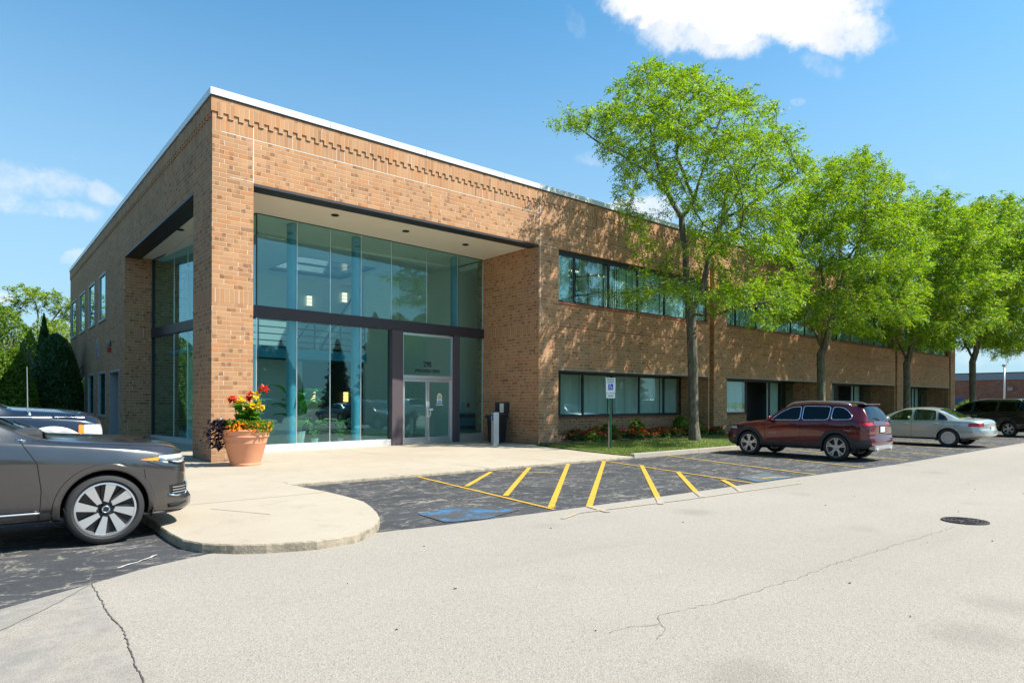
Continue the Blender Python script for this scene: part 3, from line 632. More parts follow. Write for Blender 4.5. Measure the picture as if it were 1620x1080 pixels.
# entrance doors
m = MB()
for (a, b, c, d) in ((5.05, 5.11, .03, 3.9), (7.23, 7.29, .03, 3.9), (5.11, 7.23, 3.83, 3.9), (5.11, 7.23, 2.32, 2.44)): m.bbox(a, b, -.07, .07, c, d, .006, TF)
df = m.build('door_frame', 'silver_aluminium', B)
bx('transom_pane', 'teal_glass', TF, 5.112, 7.228, -.006, .006, 2.44, 3.83, par=df)
for a, b, hs in ((5.118, 6.164, 1), (6.176, 7.222, -1)):
    m = MB(); m.bbox(a, a+.07, -.03, .03, .04, 2.31, .005, TF); m.bbox(b-.07, b, -.03, .03, .04, 2.31, .005, TF); m.bbox(a+.07, b-.07, -.029, .029, .04, .26, .005, TF); m.bbox(a+.07, b-.07, -.029, .029, 2.22, 2.31, .005, TF)
    d = m.build('entrance_door', 'silver_aluminium', B); bx('door_pane', 'teal_glass', TF, a+.07, b-.07, -.005, .005, .26, 2.22, par=d)
    hx = (b-.035) if hs > 0 else (a+.035); m = MB(); m.tube([TF(hx, .03, 1.28), TF(hx, .10, 1.27), TF(hx-.02*hs, .11, 1.18), TF(hx-.02*hs, .11, 1.07), TF(hx, .10, .98), TF(hx, .03, .97)], .013, 8)
    m.bbox(hx-.03, hx+.03, .03, .045, 1.33, 1.52, .004, TF); m.build('door_handle', 'white_metal', d)
    if hs < 0:
        m = MB(); m.prism([(.16*math.cos(q), .16*math.sin(q)) for q in np.linspace(0, math.pi, 14)]+[(-.16, -.20), (.16, -.20)], .008, .011, lambda x, y, z: TF(6.72+x*.72, z, 1.66+y)); st = m.build('door_sticker', 'sticker_white', d)
        m = MB(); m.prism([(.10*math.cos(q), .10*math.sin(q)) for q in np.linspace(0, math.pi, 14)], .012, .014, lambda x, y, z: TF(6.72+x*.9, z, 1.665+y)); m.build('sticker_sun', 'sticker_yellow', d)
        m = MB(); m.box(6.63, 6.81, .012, .014, 1.635, 1.66, TF); m.build('sticker_line', 'sticker_green', d); m = MB(); m.box(6.63, 6.81, .012, .014, 1.49, 1.53, TF); m.box(6.66, 6.78, .012, .014, 1.55, 1.565, TF); m.build('sticker_line', 'sticker_blue', d)
        bx('door_notice', 'sticker_white', TF, 6.56, 6.88, .008, .011, 1.39, 1.42, par=d); bx('door_notice', 'sticker_white', TF, 6.27, 6.43, .008, .011, 1.20, 1.27, par=d)
text_obj('290', .26, lambda x, y, z: TF(6.17+x, .012+z, 2.76+y), 'ink_black', df, 'house_number', .9)
text_obj('SPRINGFIELD DRIVE', .155, lambda x, y, z: TF(6.17+x, .012+z, 2.56+y), 'ink_black', df, 'street_lettering', .82)
# lobby inside
FL = .10
m = MB(); m.add([(5.55, 28.1, FL), (5.62, 27.0, FL), (6.41, 19.2, FL), (15.18, 19.88, FL), (18.5, 19.9, FL), (18.5, 34, FL), (5.55, 34, FL)], [(0, 1, 2, 3, 4, 5, 6)]); m.build('lobby_floor', 'tile_floor', B)
m = MB(); m.box(5.5, 20, 28.2, 34, 6.75, 6.95); m.box(15.2, 20, 20, 28.19, 6.75, 6.95); holed(m, 5.6, 15.19, 21.5, 28.1, 6.90, 6.98); m.build('lobby_ceiling', 'ceiling_white', B)
m = MB(); m.box(7.1, 11.5, -5.8, -5.6, FL, 6.9, TF); m.box(8.8, 11.0, -2.1, -1.9, FL, 6.9, TF); m.box(8.8, 8.95, -5.6, -2.1, FL, 6.9, TF); m.box(8.7, 8.9, -8.3, -5.8, FL, 6.9, TF)
m.build('lobby_wall', 'plaster', B)
m = MB(); m.box(1.2, 9, -12.2, -12, FL, 6.9, TF); m.box(3.4, 8.8, -8.6, -8.4, 3.9, 6.9, TF); m.build('lobby_wall', 'plaster', B)
bx('lobby_wall', 'plaster_dark', TF, 4.3, 8.7, -8.4, -8.35, FL, 3.3)
bx('stair_wall', 'plaster', TF, .4, 4.9, -7.2, -7.0, FL, 3.2)
m = MB(); m.box(.02, 7.05, -5.6, -5.45, 3.18, 3.56, TF); m.box(.05, 7.05, -8.1, -5.6, 3.3, 3.4, TF); bal = m.build('balcony', 'blue_fascia', B)
m = MB()
for z in (4.62, 4.36, 4.1, 3.84): m.tube([TF(.05, -5.52, z), TF(7.02, -5.52, z)], .024, 6)
for s in np.arange(.1, 7.05, 1.15): m.tube([TF(s, -5.52, 3.5), TF(s, -5.52, 4.62)], .03, 6)
m.tube([TF(5.4, -6.4, 3.7), TF(7.0, -6.2, 6.3)], .05, 6); m.tube([TF(3.9, -6.1, 3.5), TF(4.6, -5.9, 4.6)], .03, 6)
m.build('railing', 'black_steel', bal)
m = MB(); m.add([TF(5.2, -6.5, 3.4), TF(7.0, -6.3, 5.4), TF(7.0, -6.3, 5.8), TF(5.2, -6.5, 3.8), TF(5.2, -6.9, 3.4), TF(7.0, -6.7, 5.4), TF(7.0, -6.7, 5.8), TF(5.2, -6.9, 3.8)], [(0, 1, 2, 3), (4, 7, 6, 5), (3, 2, 6, 7), (0, 4, 5, 1)]); m.build('stair', 'plaster', B)
for s in (1.28, 3.53, 7.76):
    m = MB(); m.lathe([(.155, FL), (.155, 6.95)], 28, lambda x, y, z: (lambda p: (p[0]+x, p[1]+y, z))(TF(s, -.42, 0))); m.build('lobby_column', 'blue_steel', B, smooth=True)
for s, z, o, mt in ((6.06, 1.48, -8.34, 'lamp_glow'), (7.71, 1.48, -8.34, 'lamp_glow'), (5.9, 5.75, -8.38, 'lamp_glow_pale'), (7.66, 6.1, -8.38, 'lamp_glow_pale')):
    m = MB(); m.bbox(s-.10, s+.10, o, o+.10, z, z+.46, .02, TF); sl = m.build('wall_lamp', mt, B)
    for q in (0, .15, .31, .46): bx('lamp_band', 'tan_trim', TF, s-.115, s+.115, o-.005, o+.105, z+q-.008, z+q+.008, par=sl)
m = MB(); m.box(9.0, 9.95, -1.9, -1.7, .35, 1.05, TF); rad = m.build('radiator', 'blue_steel', B)
m = MB(); [m.box(9.02+k*.115, 9.10+k*.115, -1.70, -1.69, z, z+.14, TF) for k in range(8) for z in (.4, .86)]; m.build('radiator_grille', 'black_steel', rad)
m = MB(); m.box(9.3, 9.45, -1.9, -1.88, 1.35, 1.47, TF); m.build('wall_switch', 'sticker_white', B); m = MB(); m.box(9.65, 9.75, -1.9, -1.86, 1.28, 1.46, TF); m.build('wall_switch', 'alarm_red', B)

# ----- office windows of the long front
def xs_upper(s): return [s, s+.92, s+2.80, s+4.55, s+6.32, s+7.9, s+BW]
def xs_lower(s): return [s, s+.06, s+1.50, s+2.81, s+4.57, s+6.37, s+8.12, s+BW-.02]
def blinds(x0, x1, y, z0, z1, T=None, gap=.0):
    m = MB(); x = x0+.03
    while x < x1-.06:
        a = random.uniform(-.25, .25)+gap; c, s_ = .06*math.cos(a), .06*math.sin(a); zb = z0+.03
        p = [(x, y-s_, zb), (x+2*c, y+s_, zb), (x+2*c, y+s_, z1), (x, y-s_, z1)]; p += [(q[0], q[1]+.004, q[2]) for q in p]
        if T: p = [T(*q) for q in p]
        m.add(p, [(0, 1, 2, 3), (7, 6, 5, 4), (0, 4, 5, 1), (3, 2, 6, 7)]); x += .105
    return m
for bi, s in enumerate(BAY):
    X = xs_upper(s); fr = MB(); y0 = YF+.10
    fr.box(s, s+BW, y0, y0+.07, 5.12, 5.18); fr.box(s, s+BW, y0, y0+.07, 6.82, 6.998)
    for x in X[1:-1]: fr.box(x-.035, x+.035, y0+.001, y0+.069, 5.18, 6.82)
    fr.box(s, s+.03, y0+.001, y0+.069, 5.18, 6.82); fr.box(s+BW-.04, s+BW, y0+.001, y0+.069, 5.18, 6.82)
    fo = fr.build('ribbon_window', 'window_frame_dark', B)
    for k, (a, b) in enumerate(zip(X, X[1:])):
        bx('window_pane', 'upper_glass', None, a+.035, b-.035, y0+.03, y0+.038, 5.18, 6.82, par=fo)
        if not (bi == 0 and k == 1): blinds(a, b, y0+.28, 5.1, 6.85, gap=random.uniform(-.2, .4)).build('vertical_blinds', 'blind_fabric', fo)
        else: blinds(a, b, y0+.28, 5.1, 6.85, gap=1.15).build('vertical_blinds', 'blind_fabric', fo)
    m = MB(); xx = s
    while xx < s+BW-.05: m.box(xx+.004, xx+.108, YF-.022, YF+.10, 5.03, 5.12); xx += .112
    m.build('window_sill', 'red_sill', fo)
    # ground floor: ribbon set back under a soffit
    yw = 18.10; last = s+BW-.02
    fr = MB(); X = xs_lower(s)
    if bi == 0: wx = X; door = None
    else: wx = [s, s+.06, s+1.85, s+4.2]; door = (s+6.6, s+8.0)
    xr = wx[-1]
    fr.box(s, last, yw, yw+.08, 2.60, 2.70); fr.box(s, xr, yw, yw+.08, .93, 1.01)
    for x in wx[1:]: fr.box(x-.05, x+.03, yw+.001, yw+.079, 1.01, 2.60)
    fo = fr.build('ribbon_window', 'window_frame_dark', B)
    for a, b in zip(wx, wx[1:]):
        if b-a < .2: continue
        bx('window_pane', 'office_glass', None, a+.03, b-.05, yw+.03, yw+.038, 1.01, 2.60, par=fo)
        blinds(a, b, yw+.26, 1.0, 2.66).build('vertical_blinds', 'blind_fabric', fo)
    m = MB(); m.box(s, xr, yw-.02, yw+.12, -.1, .93-.06); m.build('sill_wall', 'tan_brick', B)
    m = MB(); xx = s
    while xx < xr-.05: m.box(xx+.004, xx+.108, yw-.06, yw+.10, .87, .925); xx += .112
    m.build('window_sill', 'red_sill', fo)
    if door:
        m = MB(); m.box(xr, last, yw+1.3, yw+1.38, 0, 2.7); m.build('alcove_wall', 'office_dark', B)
        bx('alcove_panel', 'blind_fabric', None, door[0]+.1, door[1]-.1, yw+.2, yw+.24, .1, 2.6)
        m = MB(); m.box(door[0], door[0]+.08, yw, yw+.08, .05, 2.6); m.box(door[1]-.08, door[1], yw, yw+.08, .05, 2.6); m.box(door[0]+.08, door[1]-.08, yw, yw+.08, .05, .15); dfm = m.build('alcove_door', 'window_frame_dark', B)
        bx('door_pane', 'office_glass', None, door[0]+.08, door[1]-.08, yw+.03, yw+.038, .15, 2.6, par=dfm)
        bx('alcove_pane', 'office_glass', None, door[1], last, yw+.03, yw+.038, .1, 2.6, par=dfm)
    bx('recess_soffit', 'tan_trim', None, s, s+BW-.002, YF+.351, yw+.5, 2.70, 2.80)
    bx('fascia_trim', 'tan_trim', None, s, s+BW, YF-.02, YF+.349, 2.66, 2.73)
    bx('recess_floor', 'walk_concrete', None, s+.001, s+BW-.003, YF+.01 if bi else 17.9, yw+1.3, -.06, .02)
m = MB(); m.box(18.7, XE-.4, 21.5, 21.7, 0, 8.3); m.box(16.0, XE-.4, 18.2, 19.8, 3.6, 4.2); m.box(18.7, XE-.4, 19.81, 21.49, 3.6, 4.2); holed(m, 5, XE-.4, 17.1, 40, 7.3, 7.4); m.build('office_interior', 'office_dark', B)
m = MB(); [m.box(x, x+1.2, 18.0, 18.12, 6.68, 6.72) for x in (17.4, 19.3)]; m.box(17.3, 18.6, 18.5, 18.7, 6.6, 6.64); m.build('ceiling_light', 'lamp_glow_pale', B)
# ----- windows and door of the left side
TLf = lambda a, b, z: (XL+b, a, z)
for (a, b, c, d) in lops[:-1]:
    m = MB(); o = -.02; m.box(a-.02, a+.07, o, .12, c, d, TLf); m.box(b-.07, b+.02, o, .12, c, d, TLf); m.box(a+.07, b-.07, o+.001, .119, d-.07, d+.02, TLf); m.box(a-.04, b+.04, -.05, .12, c-.07, c+.03, TLf)
    fo = m.build('narrow_window', 'grey_frame', B)
    bx('window_pane', 'upper_glass' if c > 3 else 'office_glass', TLf, a+.07, b-.07, .03, .038, c+.03, d-.07, par=fo)
    blinds(a+.05, b-.05, .25, c, d, T=TLf).build('vertical_blinds', 'blind_fabric', fo)
m = MB(); m.box(29.15, 29.22, -.02, .3, 0, 2.74, TLf); m.box(31.28, 31.35, -.02, .9, 0, 2.74, TLf); m.box(29.22, 31.28, -.02, .3, 2.66, 2.76, TLf); dfo = m.build('side_door_frame', 'grey_frame', B)
bx('side_door', 'window_frame_dark', TLf, 29.2, 31.3, .82, .9, 0, 2.66); bx('recess_ceiling', 'office_dark', TLf, 29.1, 31.4, .351, 1.0, 2.67, 2.75)
bx('recess_cheek', 'grey_frame', TLf, 31.30, 31.5, .12, .95, 0, 2.66)
# alarm bell, vents
al = empty('alarm_bell', (XL, 31.2, 3.8)); tag(al, 'small red alarm bell with a strobe high on the wall above the side door', 'alarm bell')
m = MB(); m.lathe([(0, -.12), (.07, -.11), (.12, -.07), (.14, 0), (.10, .02)], 20, lambda x, y, z: (z-.04, x, y+.08)); m.build('bell', 'lamp_grey', al, smooth=True)
m = MB(); m.bbox(-.14, 0, -.09, .09, -.30, -.10, .02); m.build('strobe', 'alarm_red', al)
wl = empty('wall_vent', (XL, 34.7, 3.75)); tag(wl, 'small grey vent plate on the shaded left wall, between the upper and lower windows', 'wall vent')
m = MB(); m.bbox(-.03, 0, -.3, .3, -.3, .5, .01); m.build('plate', 'grey_frame', wl); m = MB(); [m.box(-.04, -.03, -.25, .25, z, z+.03) for z in np.arange(-.22, .45, .1)]; m.build('louvre', 'dark_bronze', wl)
# wall dispenser, bin, door-opener post
dp = empty('wall_dispenser', (15.19, 18.55, 1.28)); tag(dp, 'dark wall box with a pale front strip on the brick cheek above the black bin', 'dispenser')
m = MB(); m.bbox(-.17, 0, -.32, .32, -.2, .22, .02); m.build('box_body', 'dark_bronze', dp); m = MB(); m.bbox(-.185, -.17, -.20, .02, -.16, .18, .005); m.build('front_strip', 'plaster', dp)
bn = empty('litter_bin', (14.62, 18.25, .03)); tag(bn, 'tapered black wheeled litter bin in the shade behind the metal post', 'litter bin')
m = MB()
def TB(x, y, z): k = .80+.20*z/.95; return (x*k, y*k, z)
bm_ = MB(); bm_.bbox(-.27, .27, -.27, .27, .03, .95, .03, TB); bm_.build('bin_body', 'black_plastic', bn)
m = MB(); [m.box(a-.02, a+.02, -.292, -.262, .1, .78, TB) for a in (-.2, -.07, .07, .2)]; [m.box(-.292, -.262, a-.02, a+.02, .1, .78, TB) for a in (-.2, -.07, .07, .2)]; m.bbox(-.32, .32, -.32, .32, .90, .96, .015); m.build('bin_rib', 'black_plastic', bn)
m = MB(); m.bbox(-.30, .30, -.28, .30, .96, 1.02, .02); m.tube([(-.25, -.33, .98), (0, -.36, .99), (.25, -.33, .98)], .018, 6); m.build('bin_lid', 'black_plastic', bn)
m = MB(); m.lathe([(.02, -.03), (.085, -.03), (.09, 0), (.085, .03), (.02, .03)], 18, lambda x, y, z: (z+.22, y+.25, x+.09), close=True); m.build('wheel', 'tyre', bn)
ps = empty('door_opener_post', (13.82, 17.35, .03), R_(-12)); tag(ps, 'short square pale metal post with a blue push plate beside the entrance', 'door opener post')
m = MB(); m.bbox(-.10, .10, -.10, .10, 0, 1.13, .012); m.build('post_body', 'grey_post_metal', ps); m = MB(); m.bbox(-.085, .085, -.085, .085, 1.13, 1.16, .01); m.build('post_cap', 'black_steel', ps)
m = MB(); m.bbox(-.125, -.10, -.085, .085, .86, 1.06, .008); pl = m.build('push_plate', 'button_blue', ps); m = MB(); m.tube([(-.128, 0, 1.0), (-.128, 0, .94), (-.128, .03, .90)], .008, 6); m.build('symbol', 'sign_white', pl)

# ------------------------------------------------------------------ vehicles
def pchip(xs, ys, x):
    xs, ys = np.array(xs, float), np.array(ys, float); h = np.diff(xs); d = np.diff(ys)/h; m = np.zeros_like(ys)
    for i in range(1, len(xs)-1):
        if d[i-1]*d[i] > 0: w1, w2 = 2*h[i]+h[i-1], h[i]+2*h[i-1]; m[i] = (w1+w2)/(w1/d[i-1]+w2/d[i])
    m[0], m[-1] = d[0], d[-1]; x = np.clip(x, xs[0], xs[-1]); k = np.clip(np.searchsorted(xs, x)-1, 0, len(h)-1); tt = (x-xs[k])/h[k]
    return (2*tt**3-3*tt**2+1)*ys[k]+(tt**3-2*tt**2+tt)*h[k]*m[k]+(-2*tt**3+3*tt**2)*ys[k+1]+(tt**3-tt**2)*h[k]*m[k+1]
def inpoly(x, z, P):
    r = np.zeros(np.shape(x), bool); n = len(P)
    for i in range(n):
        (x1, z1), (x2, z2) = P[i], P[(i+1) % n]
        c = ((z1 > z) != (z2 > z)) & (x < (x2-x1)*(z-z1)/((z2-z1) if z2 != z1 else 1e-9)+x1); r ^= c
    return r
def smooth_poly(P, it=2):
    for _ in range(it):
        Q = []
        for i in range(len(P)):
            a, b = P[i], P[(i+1) % len(P)]; ln = math.hypot(b[0]-a[0], b[1]-a[1]); f = min(.25, .045/max(ln, .01)); Q += [(a[0]*(1-f)+b[0]*f, a[1]*(1-f)+b[1]*f), (a[0]*f+b[0]*(1-f), a[1]*f+b[1]*(1-f))]
        P = Q
    return P
class Body:
    """x runs from the front bumper (0) to the rear (L), y across, z up; shell grid of stations x section points"""
    def __init__(s, sp):
        s.sp = sp; L = sp['L']; s.dx = sp.get('dx', .022)
        X = np.unique(np.concatenate([np.linspace(0, .7, int(.7/(s.dx*sp.get('fine', 1)))+1), np.linspace(.7, L, int((L-.7)/s.dx)+1)])); s.X = X; s.seg = sp.get('seg', 1)
        T = {k: pchip(*zip(*sp[k]), X) for k in ('zb', 'zs', 'w', 'wb', 'zt', 'ze', 'wt')}
        zb, zs, w_, wb, zt, ze, wt = [T[k] for k in ('zb', 'zs', 'w', 'wb', 'zt', 'ze', 'wt')]
        zs = np.minimum(zs, ze-.012); crease = sp.get('crease', .0)
        C = [(0*w_, zb), (w_*.80, zb), (w_-.05, zb+.03), (w_-.012, zb+.16*(zs-zb)), (w_, zb+.45*(zs-zb)), (w_*.5+wb*.5+.012+crease, zb+.82*(zs-zb)), (wb, zs), (wt, ze), (wt*.62, ze+(zt-ze)*.72), (0*w_, zt)]
        SEG = [int(q*s.seg) for q in (4, 3, 5, 9, 10, 6, 22, 9, 9)]; s.k3 = int(3*s.seg); Yc, Zc = [], []; s.ib = sum(SEG[:6]); s.ie = sum(SEG[:7])
        for (a, b), n in zip(zip(C, C[1:]), SEG):
            for k in range(n): q = k/n; Yc.append(a[0]*(1-q)+b[0]*q); Zc.append(a[1]*(1-q)+b[1]*q)
        Yc.append(C[-1][0]); Zc.append(C[-1][1]); Y = np.stack(Yc, 1); Z = np.stack(Zc, 1)
        for _ in range(int(sp.get('round', 5)*s.seg**2)):
            Y[:, 1:-1] = (Y[:, :-2]+2*Y[:, 1:-1]+Y[:, 2:])/4; Z[:, 1:-1] = (Z[:, :-2]+2*Z[:, 1:-1]+Z[:, 2:])/4
        Z[:, 0] = Z[:, 1]; Z[:, -1] = Z[:, -2]; s.Y, s.Z = Y, Z
        s.XX = np.repeat(X[:, None], Y.shape[1], 1)
        fo, ro = sp.get('fo'), sp.get('ro')            # bumper bulge as a function of height
        if fo is not None: s.XX = s.XX - pchip(*zip(*fo), Z)*np.clip(1-X[:, None]/.35, 0, 1)**1.3
        if ro is not None: s.XX = s.XX + pchip(*zip(*ro), Z)*np.clip(1-(L-X[:, None])/.35, 0, 1)**1.3
        # vertices: right half mirrored
        n, k = Y.shape; s.n, s.k = n, k
        left = np.stack([s.XX, Y, Z], 2); right = np.stack([s.XX, -Y, Z], 2)[:, 1:-1]
        ring = np.concatenate([left, right[:, ::-1]], 1); s.ring = ring; m = ring.shape[1]; V = ring.reshape(-1, 3)
        I, J = np.meshgrid(np.arange(n-1), np.arange(m), indexing='ij'); J2 = (J+1) % m
        F = np.stack([I*m+J, (I+1)*m+J, (I+1)*m+J2, I*m+J2], 2).reshape(-1, 4)
        s.J = J.reshape(-1); s.sec = np.where(s.J < k-1, s.J, 2*(k-1)-1-s.J)
        caps = []
        for end in (0, n-1):                             # rounded end caps
            rows = []; nb = 14; bul = sp.get('fb' if end == 0 else 'rb', .04)
            for j in range(k):
                yv, zv, xv = Y[end, j], Z[end, j], s.XX[end, j]; q = np.linspace(-1, 1, nb+1); xo = bul*(1-q**2)*min(1, yv/.4)
                rows.append(np.stack([xv+(xo if end else -xo), q*yv, np.full(nb+1, zv)], 1))
            rows = np.array(rows); b = len(V); V = np.concatenate([V, rows.reshape(-1, 3)])
            for j in range(k-1):
                for i in range(nb):
                    a = b+j*(nb+1)+i; f = [a, a+1, a+nb+2, a+nb+1]; caps.append(f if end == 0 else f[::-1])
        s.V = V; s.F = np.concatenate([F, np.array(caps)]); s.ncap = len(caps)
        s.sec = np.concatenate([s.sec, np.full(len(caps), -1)])
        P = V[s.F]; s.C = P.mean(1); s.N = np.cross(P[:, 2]-P[:, 0], P[:, 3]-P[:, 1]); s.N /= np.linalg.norm(s.N, axis=1)[:, None]+1e-12
        s.free = np.ones(len(s.F), bool)
    def side_y(s, x, z):
        i = int(np.abs(s.X-x).argmin()); Zr = s.Z[i, s.k3:s.ie+4]; Yr = s.Y[i, s.k3:s.ie+4]
        return float(np.interp(z, np.maximum.accumulate(Zr), Yr))
    def take(s, mask): mask = mask & s.free; s.free &= ~mask; return mask
    def obj(s, mask, name, mt, parent, off=0., keep=False, sm=40):
        F = s.F[mask]
        if not len(F): return None
        u, inv = np.unique(F, return_inverse=True); V = s.V[u].copy(); inv = inv.reshape(F.shape)
        if off:
            nv = np.zeros_like(V)
            for k in range(4): np.add.at(nv, inv[:, k], s.N[mask])
            V += nv/(np.linalg.norm(nv, axis=1)[:, None]+1e-9)*off
        m = MB(); m.add(V.tolist(), inv.tolist()); return m.build(name, mt, parent, smooth=True, angle=sm)
    def line(s, pts, r, side=1, off=.002, n=5, closed=False, sub=.04):
        P = []; pts = list(pts)+([pts[0]] if closed else [])
        for (a, b) in zip(pts, pts[1:]):
            k = max(1, int(math.hypot(b[0]-a[0], b[1]-a[1])/sub))
            for j in range(k): P.append((a[0]+(b[0]-a[0])*j/k, a[1]+(b[1]-a[1])*j/k))
        if not closed: P.append(pts[-1])
        m = MB(); m.tube([(x, side*(s.side_y(x, z)+off), z) for x, z in P], r, n, closed=closed); return m
def wheel(parent, x, y, r, wd, side, style, name='wheel'):
    wo = empty(name, (x, y, r)); wo.parent = parent
    if side < 0: wo.rotation_euler = (0, 0, math.pi)
    T = lambda a, b, c: (a, c, b)                       # lathe axis z -> y, outer face at +y
    rr = r*style.get('rim', .70); m = MB()
    h = wd/2
    m.lathe([(rr-.01, -h+.01), (r*.86, -h), (r*.96, -h+.02), (r, -h+.05), (r, h-.05), (r*.985, h-.022), (r*.93, h-.004), (r*.84, h+.002), (rr+.012, h-.012), (rr-.006, h-.03)], 56, T, close=True)
    m.build('tyre', 'tyre', wo, smooth=True, angle=50)
    m = MB(); m.lathe([(r*.998, q) for q in (-h*.55, -h*.50)], 48, T)
    m = MB(); ro_ = rr+.004
    m.lathe([(ro_, h-.03), (ro_, h-.014), (rr*.95, h-.012), (rr*.93, h-.05), (rr*.90, -h+.02), (rr*.85, -h+.02)], 56, T)
    rim = m.build('rim', style.get('lip', 'satin_silver'), wo, smooth=True, angle=35)
    m = MB(); m.lathe([(0, h-.10), (rr*.93, h-.10), (rr*.93, h-.12), (0, h-.12)], 40, T); m.build('brake_disc', 'rim_black', wo)
    N = style['n']; d0 = h-.045
    def spokes(mt, fn, nm):
        for k in range(N):
            a = 2*math.pi*(k+style.get('ph', 0))/N; ca, sa = math.cos(a), math.sin(a)
            poly, za, zb = fn; m = MB(); m.prism(poly, za, zb, lambda u, v, q: (u*ca-v*sa, q-.028*(1-(u/rr))*0-.02*max(0, 1-u/rr*1.4), u*sa+v*ca)); m.build(nm, mt, rim)
    kd = style['kind']
    if kd == 'blade':
        spokes('satin_silver', ([(rr*.26, .012), (rr*.94, .055), (rr*.95, -.045), (rr*.30, -.035)], d0, h-.018), 'spoke')
        spokes('rim_black', ([(rr*.10, -.03), (rr*.30, -.05), (rr*.95, -.085), (rr*.955, .012), (rr*.3, .03)], d0-.03, d0-.004), 'spoke_back')
    elif kd == 'five':
        spokes('satin_silver', ([(rr*.10, .05), (rr*.50, .030), (rr*.96, .068), (rr*.96, .022), (rr*.55, .0), (rr*.96, -.022), (rr*.96, -.068), (rr*.50, -.030), (rr*.10, -.05)], d0, h-.02), 'spoke')
        spokes('rim_black', ([(rr*.5, .045), (rr*.96, .085), (rr*.96, -.085), (rr*.5, -.045)], d0-.03, d0-.006), 'spoke_back')
    elif kd == 'cap':
        m = MB(); m.lathe([(0, h-.006), (rr*.45, h-.012), (rr*.52, h-.03)], 36, T); m.build('hub_cap', 'satin_silver', rim, smooth=True, angle=40)
        spokes('satin_silver', ([(rr*.45, .045), (rr*.97, .055), (rr*.97, -.055), (rr*.45, -.045)], d0, h-.016), 'spoke')
        m = MB(); m.lathe([(rr*.80, h-.022), (rr*.97, h-.016), (rr*.98, h-.03)], 40, T); m.build('cap_ring', 'satin_silver', rim)
    m = MB(); m.lathe([(0, h-.012), (rr*.15, h-.014), (rr*.18, h-.045)], 24, T); m.build('hub', 'satin_silver' if kd != 'blade' else 'rim_black', rim, smooth=True, angle=40)
    if kd == 'blade': m = MB(); m.lathe([(rr*.09, h-.014), (rr*.10, h-.006), (rr*.13, h-.006), (rr*.14, h-.016)], 24, T); m.build('hub_ring', 'chrome', rim, smooth=True)
    return wo
